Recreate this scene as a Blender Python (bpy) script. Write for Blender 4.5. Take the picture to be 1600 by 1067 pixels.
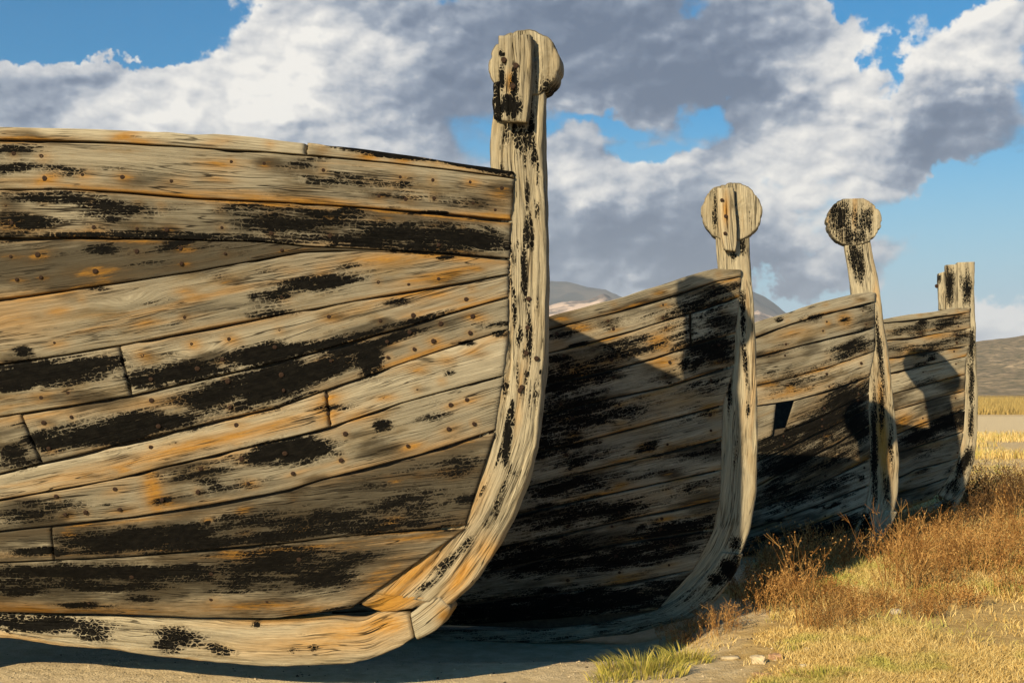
import bpy, math, random
import numpy as np
from mathutils import Vector, noise as mnoise

random.seed(7); rng = np.random.default_rng(7)
for o in list(bpy.data.objects): bpy.data.objects.remove(o)
scene = bpy.context.scene
COL = scene.collection

# ------------------------------------------------------------------ camera
F = 1900.0                      # focal length in photo pixels (photo 1600 x 1067)
EYE = np.array([0.0, 0.0, 1.5])
PITCH = math.atan(78.5 / F)     # horizon lies at y = 612 of the photo
FW = np.array([0, math.cos(PITCH), math.sin(PITCH)]); UP = np.array([0, -math.sin(PITCH), math.cos(PITCH)])
cam = bpy.data.cameras.new('camera'); cam_o = bpy.data.objects.new('camera', cam); COL.objects.link(cam_o)
cam.sensor_width = 36.0; cam.lens = 36.0 * F / 1600.0
cam.clip_start = 0.05; cam.clip_end = 40000
cam_o.location = EYE; cam_o.rotation_euler = (math.pi / 2 + PITCH, 0, 0)
scene.camera = cam_o
scene.cycles.max_bounces = 5; scene.cycles.diffuse_bounces = 2
scene.render.resolution_x = 1024; scene.render.resolution_y = 682

def ray(px, py):
    d = np.array([1.0, 0, 0]) * ((px - 800.0) / F) + UP * ((533.5 - py) / F) + FW
    return d / np.linalg.norm(d)
def on_ground(px, py, z=0.0):
    d = ray(px, py); return EYE + d * ((z - EYE[2]) / d[2])

# ------------------------------------------------------------------ exposure, sun, sky
scene.view_settings.view_transform = 'Standard'; scene.view_settings.look = 'None'
scene.view_settings.gamma = 1.0; scene.view_settings.use_curve_mapping = False
scene.view_settings.exposure = 0.80
SUN_EL = math.radians(24.3); SUN_AZ = math.radians(32.0)      # light travels right (+x) and away (+y)
TRAVEL = Vector((math.sin(SUN_AZ) * math.cos(SUN_EL), math.cos(SUN_AZ) * math.cos(SUN_EL), -math.sin(SUN_EL)))
sun = bpy.data.lights.new('sun', 'SUN'); sun_o = bpy.data.objects.new('sun', sun); COL.objects.link(sun_o)
sun.energy = 5.0; sun.angle = math.radians(0.55); sun.color = (1.0, 0.80, 0.50)
sun_o.rotation_euler = TRAVEL.to_track_quat('-Z', 'Y').to_euler()

# ---- small node helper
class NT:
    def __init__(s, tree): s.t = tree; s.n = tree.nodes; s.l = tree.links
    def new(s, kind, **kw):
        n = s.n.new(kind)
        for k, v in kw.items(): setattr(n, k, v)
        return n
    def put(s, sock, v):
        if v is None: return
        if isinstance(v, bpy.types.NodeSocket): s.l.new(v, sock)
        else: sock.default_value = v
    def m(s, op, a, b=None, c=None, clamp=False):
        n = s.new('ShaderNodeMath', operation=op, use_clamp=clamp)
        s.put(n.inputs[0], a); s.put(n.inputs[1], b); s.put(n.inputs[2], c); return n.outputs[0]
    def v(s, op, a, b=None):
        n = s.new('ShaderNodeVectorMath', operation=op)
        s.put(n.inputs[0], a)
        if op == 'SCALE': s.put(n.inputs[3], b)
        else: s.put(n.inputs[1], b)
        return n.outputs['Value'] if op in ('LENGTH', 'DISTANCE', 'DOT_PRODUCT') else n.outputs[0]
    def noise(s, vec, scale, detail=4, rough=0.55, dist=0.0, col=False):
        n = s.new('ShaderNodeTexNoise'); s.put(n.inputs['Vector'], vec)
        n.inputs['Scale'].default_value = scale; n.inputs['Detail'].default_value = detail
        n.inputs['Roughness'].default_value = rough; n.inputs['Distortion'].default_value = dist
        return n.outputs['Color' if col else 'Fac']
    def vor(s, vec, scale, feature='F1', detail=0, rough=.5, out='Distance', smooth=None):
        n = s.new('ShaderNodeTexVoronoi', feature=feature); s.put(n.inputs['Vector'], vec)
        n.inputs['Scale'].default_value = scale
        if 'Detail' in n.inputs and n.inputs['Detail'].enabled: n.inputs['Detail'].default_value = detail; n.inputs['Roughness'].default_value = rough
        if smooth is not None: n.inputs['Smoothness'].default_value = smooth
        return n.outputs[out]
    def step(s, x, a, b, lo=0.0, hi=1.0):
        n = s.new('ShaderNodeMapRange', interpolation_type='SMOOTHSTEP'); s.put(n.inputs[0], x)
        s.put(n.inputs[1], a); s.put(n.inputs[2], b); s.put(n.inputs[3], lo); s.put(n.inputs[4], hi); return n.outputs[0]
    def mix(s, fac, a, b, blend='MIX'):
        n = s.new('ShaderNodeMix', data_type='RGBA', blend_type=blend)
        s.put(n.inputs[0], fac)
        s.put(n.inputs[6], a if isinstance(a, bpy.types.NodeSocket) else (*a, 1)); s.put(n.inputs[7], b if isinstance(b, bpy.types.NodeSocket) else (*b, 1))
        return n.outputs[2]
    def ramp(s, x, pts):
        n = s.new('ShaderNodeValToRGB'); e = n.color_ramp.elements
        while len(e) < len(pts): e.new(0.5)
        for q, (p, c) in zip(e, pts): q.position = p; q.color = (*c, 1)
        s.put(n.inputs[0], x); return n.outputs[0]
    def attr(s, name):
        return s.new('ShaderNodeAttribute', attribute_name=name).outputs['Fac']
    def scalev(s, vec, sc): return s.v('MULTIPLY', vec, sc)

world = bpy.data.worlds.new('World'); scene.world = world; world.use_nodes = True
world.cycles.sampling_method = 'MANUAL'; world.cycles.sample_map_resolution = 256
w = NT(world.node_tree); w.n.clear()
# cloud cover: (photo x, photo y, half width, half height, amount); the same sky goes on all round
COVER = [(50,-10,170,40,-.95),(290,-25,110,40,-.9),(70,45,50,26,-.35),(230,25,60,20,-.4),(132,48,34,26,.9),(190,90,150,30,.45),(60,135,190,60,.62),(200,115,120,45,.40),(350,110,110,80,.50),(560,140,160,110,.50),(640,20,260,50,.5),(430,8,60,20,.4),(250,250,400,90,.45),
         (900,80,260,80,.6),(1080,90,130,60,.5),(920,188,60,18,-.52),(1005,240,70,17,-.44),(1118,165,40,38,-.56),
         (1270,60,75,50,.45),(1400,55,40,60,-1.0),(1400,100,26,40,-.5),(1340,5,70,20,-.8),(1520,105,110,55,.6),(1575,10,90,24,-1.0),(1290,210,160,95,.55),(1190,170,60,60,.4),(1560,225,100,50,.55),(1430,230,60,60,.45),
         (870,280,70,60,.45),(1010,310,130,60,.5),(1130,270,60,50,.3),(960,410,190,90,.6),(1480,320,45,36,-.7),(1560,350,95,60,-1.0),(1300,385,140,40,.45),(1230,460,110,22,-.7),
         (1450,390,70,24,.45),(1440,460,70,24,-.8),(1570,490,55,40,.9),(1400,510,60,20,.3),(960,450,170,40,.4)]
LIGHT = [(60,150,160,60,.10),(330,100,110,70,.30),(500,110,120,80,.28),(200,120,120,60,.10),(590,170,60,60,.0),(700,150,70,90,-.22),(880,90,190,85,-.40),(1070,60,140,70,-.34),(960,390,190,60,-.50),
         (600,30,160,26,-.16),(1270,70,70,40,.16),(1320,200,110,80,.34),(1510,90,100,50,.36),(1540,225,110,40,-.50),(1130,215,50,45,-.3),(1180,120,60,40,-.35),(875,280,50,35,.28),(1000,280,60,40,.20),
         (1570,480,80,50,.25),(1300,370,110,25,.1),(1300,415,110,20,-.2),(700,330,120,100,-.25),(1080,440,140,50,-.45),(1430,260,60,40,-.3)]
gen = w.new('ShaderNodeTexCoord').outputs['Generated']
gw = w.v('ADD', gen, w.v('SCALE', w.v('SUBTRACT', w.noise(gen, 8, 6, .62, col=True), (.5, .5, .5)), .16))
def blobs(lst):
    acc = None
    for (x, y, rx, ry, a) in lst:
        c = ray(x, y)
        q = w.v('MULTIPLY', w.v('SUBTRACT', gw, tuple(c)), (F / rx, F / rx, F / ry))
        g = w.m('EXPONENT', w.m('MULTIPLY', w.v('DOT_PRODUCT', q, q), -0.7))
        acc = w.m('MULTIPLY_ADD', g, a, acc if acc is not None else 0.0)
    return acc
cover_b, light_b = blobs(COVER), blobs(LIGHT)
def density(vec, fine):
    v2 = w.v('MULTIPLY', vec, (1, 1, 1.5))
    wn = w.v('SUBTRACT', w.noise(v2, 16, 4, .6, col=True), (.5, .5, .5))
    v3 = w.v('ADD', v2, w.v('SCALE', wn, .055))
    fb = w.noise(v2, 5.0, 9 if fine else 4.5, .55)
    vo = w.vor(v3, 13, 'F1', 2, .55)
    r = w.m('ADD', w.m('MULTIPLY_ADD', fb, 1.5, -.36), w.m('MULTIPLY', w.m('SUBTRACT', .56, vo), .46))
    return r
SD = np.array([-.62, 0, .78])
d0 = density(gen, True)
dl = density(w.v('ADD', gen, tuple(SD * .001)), False)
d1 = density(w.v('ADD', gen, tuple(SD * .008)), False)
d2 = density(w.v('ADD', gen, tuple(SD * .045)), False)
grad = w.m('ADD', w.m('MULTIPLY', w.m('SUBTRACT', dl, d1), 1.6), w.m('MULTIPLY', w.m('SUBTRACT', dl, d2), .55))
den = w.m('ADD', d0, cover_b)
alpha = w.step(den, .36, .66)
thick = w.step(den, .55, 1.15)
lit = w.m('ADD', w.m('ADD', light_b, .66), grad)
lit = w.m('SUBTRACT', lit, w.m('MULTIPLY', thick, .16))
lit = w.m('ADD', lit, w.m('MULTIPLY', w.m('SUBTRACT', w.noise(gen, 34, 5, .55), .5), .22))
cloud = w.ramp(lit, [(0.0, (.110, .160, .255)), (.25, (.175, .230, .330)), (.48, (.34, .395, .485)), (.70, (.64, .655, .68)), (1.0, (1.0, .965, .90))])
sky = w.new('ShaderNodeTexSky', sky_type='NISHITA', sun_disc=False, sun_elevation=SUN_EL, sun_rotation=math.radians(212), air_density=1.0, dust_density=.6, ozone_density=2.0)
hsv = w.new('ShaderNodeHueSaturation'); w.put(hsv.inputs['Color'], sky.outputs[0]); hsv.inputs['Saturation'].default_value = 1.75; hsv.inputs['Hue'].default_value = .492; hsv.inputs['Value'].default_value = .56
SKY_STRENGTH = .10
cl = w.mix(1.0, cloud, (.56 / SKY_STRENGTH,) * 3, 'MULTIPLY')
sep = w.new('ShaderNodeSeparateXYZ'); w.put(sep.inputs[0], gen)
deep = w.mix(1.0, hsv.outputs[0], (.46, 1.08, 1.14), 'MULTIPLY')
blue = w.mix(w.step(sep.outputs[2], .26, .0), deep, (.23 / SKY_STRENGTH, .325 / SKY_STRENGTH, .415 / SKY_STRENGTH))
final = w.mix(alpha, blue, cl)
bg = w.new('ShaderNodeBackground'); w.put(bg.inputs[0], final); bg.inputs[1].default_value = SKY_STRENGTH
wo = w.new('ShaderNodeOutputWorld'); w.l.new(bg.outputs[0], wo.inputs[0])

# ------------------------------------------------------------------ helpers
def mesh_obj(name, verts, faces, mat, parent=None, smooth=True, uv=None, attrs=None):
    me = bpy.data.meshes.new(name)
    verts = np.asarray(verts, dtype=np.float32)
    if isinstance(faces, np.ndarray):
        k = faces.shape[1]; nf = len(faces)
        me.vertices.add(len(verts)); me.vertices.foreach_set('co', verts.ravel())
        me.loops.add(nf * k); me.loops.foreach_set('vertex_index', faces.astype(np.int32).ravel())
        me.polygons.add(nf); me.polygons.foreach_set('loop_start', np.arange(0, nf * k, k, dtype=np.int32))
        me.update(calc_edges=True)
    else:
        me.from_pydata(verts.tolist(), [], faces)
    if smooth: me.polygons.foreach_set('use_smooth', np.ones(len(me.polygons), dtype=bool))
    if uv is not None:
        L = me.uv_layers.new(name='UVMap'); li = np.empty(len(me.loops), dtype=np.int32); me.loops.foreach_get('vertex_index', li)
        L.data.foreach_set('uv', np.asarray(uv, dtype=np.float32)[li].ravel())
    for k, a in (attrs or {}).items():
        at = me.attributes.new(k, 'FLOAT', 'POINT'); at.data.foreach_set('value', np.asarray(a, dtype=np.float32))
    me.materials.append(mat); me.update()
    o = bpy.data.objects.new(name, me); COL.objects.link(o)
    if parent: o.parent = parent
    return o
def thing(name, label, cat, loc=(0, 0, 0), rotz=0, group=None):
    o = bpy.data.objects.new(name, None); COL.objects.link(o); o.location = loc; o.rotation_euler = (0, 0, rotz)
    o.empty_display_size = .2
    return tag(o, label, cat, group)
def tag(o, label=None, cat=None, group=None, kind=None):
    if label: o['label'] = label
    if cat: o['category'] = cat
    if group: o['group'] = group
    if kind: o['kind'] = kind
    return o
def fbm(p, sc, octv=4, seed=0.0):
    return np.array([mnoise.fractal(Vector((a * sc + seed, b * sc - seed, c * sc + 2.3 * seed)), 1.0, 2.0, octv) for a, b, c in p])
def principled(nt, col, rough=.85, normal=None, metal=0.0, spec=.25):
    b = nt.new('ShaderNodeBsdfPrincipled'); nt.put(b.inputs['Base Color'], col if isinstance(col, bpy.types.NodeSocket) else (*col, 1))
    nt.put(b.inputs['Roughness'], rough); nt.put(b.inputs['Metallic'], metal); b.inputs['Specular IOR Level'].default_value = spec
    if normal is not None: nt.put(b.inputs['Normal'], normal)
    o = nt.new('ShaderNodeOutputMaterial'); nt.l.new(b.outputs[0], o.inputs[0]); return b
def new_mat(name):
    m = bpy.data.materials.new(name); m.use_nodes = True; nt = NT(m.node_tree); nt.n.clear(); return m, nt
def bump(nt, h, strength, dist, normal=None):
    b = nt.new('ShaderNodeBump'); b.inputs['Strength'].default_value = strength; b.inputs['Distance'].default_value = dist
    nt.put(b.inputs['Height'], h)
    if normal is not None: nt.put(b.inputs['Normal'], normal)
    return b.outputs[0]

# ------------------------------------------------------------------ weathered wood (uv in metres: u along the grain, v across)
def wood(name, dark, mid, pale, brown, amber, tar_bias=0.0, wavy=.018, crack=1.0, alligator=.5, relief=1.0):
    m, t = new_mat(name)
    uv = t.new('ShaderNodeUVMap', uv_map='UVMap').outputs[0]
    tar_a, rust_a, dirt_a, tone = t.attr('tar'), t.attr('rust'), t.attr('dirt'), t.attr('tone')
    wn = t.noise(t.scalev(uv, (1.3, 4, 1)), 1.0, 3, .5, col=True)          # wandering grain
    off = t.v('MULTIPLY', t.v('SUBTRACT', wn, (.5, .5, .5)), (.0, wavy * 3.2, 0))
    kn = t.vor(t.scalev(uv, (1.1, 4.2, 1)), 1.0, 'F1')                     # knots push the grain aside
    knot = t.step(kn, .22, .02)
    g = t.v('ADD', uv, t.v('ADD', off, t.v('SCALE', (0, .030, 0), knot)))
    f1 = t.noise(t.scalev(g, (7, 260, 1)), 1.0, 5, .75)
    f2 = t.noise(t.scalev(g, (3.0, 130, 1)), 1.0, 6, .76)
    f3 = t.noise(t.scalev(g, (.6, 16, 1)), 1.0, 5, .65)
    f4 = t.noise(t.scalev(g, (5.0, 210, 1)), 1.3, 5, .76)
    blot = t.noise(t.scalev(uv, (2.3, 7, 1)), 1.0, 5, .62)
    streak = t.noise(t.scalev(g, (1.7, 30, 1)), 1.0, 6, .7)
    x = t.m('ADD', t.m('MULTIPLY', f1, .36), t.m('ADD', t.m('MULTIPLY', f2, .38), t.m('MULTIPLY', f3, .26)))
    col = t.ramp(x, [(.355, dark), (.49, mid), (.645, pale)])
    col = t.mix(t.m('MULTIPLY', t.step(blot, .50, .70), .6), col, t.mix(t.step(x, .4, .6), tuple(q * .55 for q in brown), brown))
    col = t.mix(t.m('MULTIPLY', t.step(f4, .42, .32), .50), col, tuple(q * .45 for q in dark))
    col = t.mix(t.m('MULTIPLY', t.step(f4, .60, .72), .35), col, tuple(min(1, q * 1.25) for q in pale))
    tn = t.new('ShaderNodeVectorMath', operation='SCALE'); t.put(tn.inputs[0], col); t.put(tn.inputs[3], t.m('MULTIPLY_ADD', tone, .65, .70)); col = tn.outputs[0]
    am = t.m('MULTIPLY', t.step(t.noise(t.scalev(g, (.8, 8, 1)), 1.0, 5, .6), .54, .74), .6)   # amber seasoning
    am = t.m('ADD', am, t.m('MULTIPLY', rust_a, .8), clamp=True)
    col = t.mix(am, col, t.mix(t.step(f2, .38, .62), tuple(q * .55 for q in amber), amber))
    di = t.m('ADD', t.m('MULTIPLY', dirt_a, .9), t.m('MULTIPLY', t.m('SUBTRACT', streak, .5), 1.15))     # grime rubbed along the grain
    di = t.m('ADD', di, t.m('MULTIPLY', t.m('SUBTRACT', blot, .5), 1.25))
    di = t.step(di, .14, .78)
    col = t.mix(t.m('MULTIPLY', di, .84), col, (.024, .020, .014))
    ru = t.m('ADD', rust_a, t.m('MULTIPLY', t.m('SUBTRACT', t.noise(t.scalev(g, (10, 75, 1)), 1.0, 6, .7), .5), 1.7))
    ru = t.step(ru, .48, 1.1)
    col = t.mix(t.m('MULTIPLY', ru, .78), col, t.mix(t.noise(uv, 40, 3), (.21, .080, .010), (.40, .220, .036)))
    def checks(su, sv, wdt, lo, hi, gs):
        a = t.m('ABSOLUTE', t.m('SUBTRACT', t.noise(t.scalev(g, (su, sv, 1)), 1.0, 2, .5), .5))
        gt = t.step(t.noise(t.scalev(uv, gs), 1.0, 2), lo, hi)
        return t.m('MULTIPLY', t.step(a, wdt, wdt * .25), gt)
    ckm = t.m('MULTIPLY', t.m('MAXIMUM', checks(.8, 17, .0075, .52, .58, (1.3, 6, 1)), t.m('MULTIPLY', checks(1.9, 60, .022, .47, .58, (2.1, 9, 1)), .8)), crack, clamp=True)
    col = t.mix(t.m('MULTIPLY', ckm, .92), col, (.009, .007, .005))  # cracks coloured near black, the shade inside them painted in
    t1 = t.m('MULTIPLY_ADD', t.noise(t.scalev(g, (5.5, 120, 1)), 1.0, 6, .70), .5, t.m('MULTIPLY', t.noise(t.scalev(g, (3.6, 20, 1)), 1.0, 6, .62), .5))                    # old tar, flaking
    t2 = t.noise(t.scalev(uv, (22, 38, 1)), 1.0, 6, .7)
    wv = t.v('ADD', uv, t.v('SCALE', t.v('SUBTRACT', t.noise(uv, 30, 3, col=True), (.5, .5, .5)), .03))
    cr = t.vor(t.scalev(wv, (34, 52, 1)), 1.0, 'DISTANCE_TO_EDGE')
    ta = t.m('ADD', tar_a, t.m('MULTIPLY', t.m('SUBTRACT', t1, .5), 3.0))
    ta = t.m('ADD', ta, t.m('MULTIPLY', t.m('SUBTRACT', t2, .5), .55))
    ta = t.m('ADD', ta, t.m('MULTIPLY', t.step(cr, .11, .0), -.42 * alligator))
    ta = t.m('ADD', ta, tar_bias)
    tm = t.step(ta, .49, .57)
    tcol = t.mix(t.step(t2, .4, .7), (.0022, .0021, .0019), (.0075, .0068, .0056))
    col = t.mix(t.m('MULTIPLY', t.step(ta, .22, .5), .45), col, (.028, .023, .016))    # stain round the tar
    col = t.mix(tm, col, tcol)
    h = t.m('ADD', t.m('MULTIPLY', f1, .6), t.m('MULTIPLY', f2, .7))
    h = t.m('ADD', h, t.m('MULTIPLY', f4, .35))
    h = t.m('SUBTRACT', h, t.m('MULTIPLY', ckm, .9))
    h = t.m('ADD', h, t.m('MULTIPLY', tm, t.m('ADD', .15, t.m('MULTIPLY', t2, 1.1))))
    nrm = bump(t, h, .9 * relief, .0040)
    principled(t, col, t.m('SUBTRACT', .9, t.m('MULTIPLY', tm, .12)), nrm, spec=.07)
    return m
M_PLANK = wood('weathered_plank', (.105, .092, .067), (.225, .200, .148), (.415, .375, .285), (.235, .165, .078), (.36, .185, .040), wavy=.008)
M_PLANK2 = wood('tarred_plank', (.062, .055, .042), (.210, .188, .142), (.42, .385, .295), (.20, .145, .072), (.30, .16, .036), tar_bias=.02, wavy=.008)
M_STEM = wood('bleached_timber', (.070, .060, .043), (.235, .205, .146), (.44, .39, .285), (.30, .24, .145), (.44, .235, .055), wavy=.020, alligator=.9, relief=1.6, crack=1.0)
M_STEM2 = wood('grey_timber', (.095, .082, .058), (.265, .232, .165), (.46, .41, .30), (.31, .235, .135), (.36, .19, .045), wavy=.018, alligator=.9, relief=1.6)
def plain(name, col, rough=.9, nscale=30, amt=.4, b=.003, metal=0.0):
    m, t = new_mat(name); oc = t.new('ShaderNodeTexCoord').outputs['Object']
    n = t.noise(oc, nscale, 6, .65)
    c = t.mix(t.step(n, .3, .7), tuple(x * (1 - amt) for x in col), tuple(x * (1 + amt) for x in col))
    principled(t, c, rough, bump(t, n, .6, b), metal); return m
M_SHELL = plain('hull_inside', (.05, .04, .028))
M_NAIL = plain('rusty_iron', (.022, .011, .006), .9, 220, .7, .002)

# ------------------------------------------------------------------ boats
class Boat: pass
def interp(xs, pts):      # pts sorted by first column
    p = np.asarray(pts, dtype=float); return np.interp(xs, p[:, 0], p[:, 1])

def setup_boat(depth, stem_px, yaw, lmid, beam, inner, gun0, name, label):
    """local frame: s aft from the stem head, t towards starboard (the viewer), z up"""
    b = Boat(); a = math.radians(yaw)
    b.aft = np.array([-math.cos(a), math.sin(a), 0]); b.star = np.array([-math.sin(a), -math.cos(a), 0])
    d = ray(*stem_px); p = EYE + d * (depth / d[1]); b.o = np.array([p[0], p[1], 0.0]); b.depth = depth; b.k = F / depth
    b.lmid = lmid; b.W = beam; b.b0 = .080; b.half = .07
    # rabbet: where the planks land on stem and keel
    rb = [b.plane(px, py, b.b0) if False else plane_hit(b, px, py, b.b0) for px, py in inner]
    rb = np.array(rb)
    b.rab = rb                                     # (s, z) from the top of the stem down and aft
    b.zkeel = rb[-1, 1]; b.s_toe = rb[-1, 0]
    b.zg = plane_hit(b, *gun0, b.b0)[1]
    b.root = thing(name, label, 'boat', tuple(b.o), math.atan2(b.aft[1], b.aft[0]), 'old wooden boats drawn up in a row')
    return b
def plane_hit(b, px, py, t):
    d = ray(px, py); q = b.o + b.star * t
    lam = np.dot(q - EYE, b.star) / np.dot(d, b.star); P = EYE + d * lam
    return np.array([np.dot(P - b.o, b.aft), P[2]])
def sr(b, z):             # rabbet s at height z
    p = b.rab[::-1]; zz = np.maximum.accumulate(p[:, 1] + np.arange(len(p)) * 1e-5)
    return np.interp(z, zz, p[:, 0])
def zk(b, s):             # keel line height at s
    s = np.where(s > b.lmid, 2 * b.lmid - s, s)
    return b.zkeel + 0 * s
def half_breadth(b, s, z):
    s = np.asarray(s, float); z = np.asarray(z, float)
    s = np.where(s > b.lmid, 2 * b.lmid - s, s)
    zn = np.clip((z - zk(b, s)) / (b.zg - b.zkeel), 0, 1.4)
    r = sr(b, z); tau = np.clip((s - r) / (b.lmid - r), 0, 1)
    return b.b0 + b.W * np.power(zn + 1e-6, .58) * np.sin(math.pi / 2 * tau) ** .97
def hull_hit(b, px, py):
    d = ray(px, py); ds, dt, dz = np.dot(d, b.aft), np.dot(d, b.star), d[2]
    e = EYE - b.o; es, et, ez = np.dot(e, b.aft), np.dot(e, b.star), EYE[2]
    lam = np.linspace(b.depth - 2.2, b.depth + 1.2, 1400) 
    S, T, Z = es + lam * ds, et + lam * dt, ez + lam * dz
    f = T - half_breadth(b, S, Z)
    i = np.argmax(f < 0)
    if f[i] >= 0: i = len(f) - 1
    return np.array([S[i], Z[i]])
def to_local(b, s, t, z):  # the boat's Empty: x = aft, y = -starboard..., z
    return np.stack([s, t, z], -1)

def ext_seam(b, pts, px0):
    """photo points (left to right) -> (s,z) polyline from the bow aft to midships, then mirrored to the stern"""
    q = np.array([hull_hit(b, x, y) for x, y in pts])[::-1]
    s, z = q[:, 0], q[:, 1]
    o = np.argsort(s); s, z = s[o], z[o]
    n = min(len(s), 3); sl = np.polyfit(s[-n:], z[-n:], 1)[0]
    if s[-1] < b.lmid:
        L = b.lmid - s[-1]; x = np.linspace(0, L, 12)[1:]
        s = np.append(s, s[-1] + x); z = np.append(z, z[-1] + sl * (x - x * x / (2 * L)))
    return s, z

def marks(b, lst, f=1.0):        # marks measured on the photo -> hull metres
    out = []
    for (x, y, rx, ry, rot, st) in lst:
        c = hull_hit(b, x, y) if x is not None else None
        out.append((c[0], c[1], rx / b.k, ry / b.k, math.radians(rot), st * f))
    return out
def eval_marks(s, z, ms, hard=1.3):
    acc = np.zeros_like(s)
    for (s0, z0, rx, rz, a, st) in ms:
        dx, dz = -(s - s0), z - z0
        u = (dx * math.cos(a) + dz * math.sin(a)) / rx; v = (-dx * math.sin(a) + dz * math.cos(a)) / rz
        acc = np.maximum(acc, st * np.exp(-(u * u + v * v) ** 1.15 * .62))
    return acc

def plank(b, top, bot, s0t, s0b, s1t, s1b, mat, name, tar, rust, dirt, base_dirt=0.0, base_tar_shade=0.0, fine=.014, nv=13, thick=.038, gap=.004, proud=None, cap=0.0, seed=0):
    """a strake (or piece of one) between two seams; slopes of the butt ends come from the differing end stations"""
    L = max(s1t - s0t, s1b - s0b)
    fine_len = min(L, max(.2, b.fine_to - s0t))
    us = np.linspace(0, fine_len, max(3, int(fine_len / fine)))
    if L > fine_len + .05: us = np.concatenate([us, np.linspace(fine_len, L, max(3, int((L - fine_len) / .16)))[1:]])
    us = us / L; n = len(us)
    vs = np.concatenate([[0, .010, .03], np.linspace(.07, .93, nv - 6), [.97, .990, 1.0]]); m = len(vs)
    st = s0t + (s1t - s0t) * us; sb = s0b + (s1b - s0b) * us
    mir = lambda s: np.where(s > b.lmid, 2 * b.lmid - s, s)
    zt = np.interp(mir(st), *top); zb = np.interp(mir(sb), *bot)
    r = np.random.default_rng(seed + 11)
    jt = fbm(np.stack([st, np.zeros(n), np.full(n, seed * 1.7)], -1), 5.0, 4) * .0018; jb = fbm(np.stack([sb, np.ones(n), np.full(n, seed * 2.1)], -1), 5.0, 4) * .0018
    bite = np.clip(fbm(np.stack([st, np.zeros(n), np.full(n, seed * 3.1)], -1), 3.0, 3) - .22, 0, 1) * .020
    opn = .5 + np.clip(fbm(np.stack([st, np.zeros(n), np.full(n, seed * .37)], -1), 1.7, 2) + .35, 0, 1.2) * 3.0
    zt = zt - gap * opn + jt - bite; zb = np.minimum(zb + gap + jb, zt - .008)
    # ends are a touch uneven
    V, U = np.meshgrid(vs, us)
    S = sb[:, None] + (st - sb)[:, None] * V; Z = zb[:, None] + (zt - zb)[:, None] * V
    ej = (fbm(np.stack([vs * .3, np.full(m, seed), np.zeros(m)], -1), 12, 3) * .012)
    S[0] += np.abs(ej) + gap * .6; S[-1] -= np.abs(ej)
    T = half_breadth(b, S, Z)
    wdt = np.abs(zt - zb)
    cup = -.002 * (2 * V - 1) ** 4
    edge = np.zeros_like(V); edge[:, 0] = -.0055; edge[:, -1] = -.0055; edge[:, 1] = -.0006; edge[:, -2] = -.0006
    edge[0] -= .006; edge[-1] -= .006
    pr = r.uniform(-.003, .006) if proud is None else proud
    tw = r.uniform(-.004, .004)
    dn = fbm(np.stack([S.ravel() * .35, Z.ravel() * 1.4, np.full(S.size, seed * .77)], -1), 7.0, 4).reshape(S.shape) * .0011
    T = T + cup + edge + pr + tw * (2 * V - 1) + dn
    # fall-off at stem
    verts = to_local(b, S, T, Z).reshape(-1, 3)
    idx = np.arange(n * m).reshape(n, m)
    faces = [np.stack([idx[:-1, :-1], idx[:-1, 1:], idx[1:, 1:], idx[1:, :-1]], -1).reshape(-1, 4)]
    # back rim
    ring = np.concatenate([idx[:, 0], idx[-1, 1:], idx[-2::-1, -1], idx[0, -2:0:-1]])
    inner = verts[ring].copy(); inner[:, 1] -= thick
    if cap:
        tp = np.isin(ring, idx[:, -1]); inner[tp, 1] -= cap
    k0 = len(verts); nr = len(ring); rr = np.arange(nr); nx = (rr + 1) % nr
    verts = np.vstack([verts, inner])
    faces.append(np.stack([ring, k0 + rr, k0 + nx, ring[nx]], -1)[:, ::-1])
    faces = np.vstack(faces)
    arc = np.concatenate([[0], np.cumsum(np.hypot(np.diff(st), np.diff(zt)) )])
    uo, vo = r.uniform(0, 40), r.uniform(0, 40)
    uvg = np.stack([np.broadcast_to(arc[:, None], V.shape) + uo, V * wdt[:, None] + vo], -1).reshape(-1, 2)
    uv = np.vstack([uvg, uvg[ring] + np.array([0.0, .02])])
    s_, z_ = S.ravel(), Z.ravel()
    ta = eval_marks(s_, z_, tar) + base_tar_shade; ru = eval_marks(s_, z_, rust); di = eval_marks(s_, z_, dirt) + base_dirt
    f = lambda a: np.concatenate([a, a[ring]])
    o = mesh_obj(name, verts, faces, mat, b.root, True, uv, {'tar': f(ta), 'rust': f(ru), 'dirt': f(di), 'tone': np.full(len(verts), r.uniform(.15, .85))})
    return o

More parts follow.
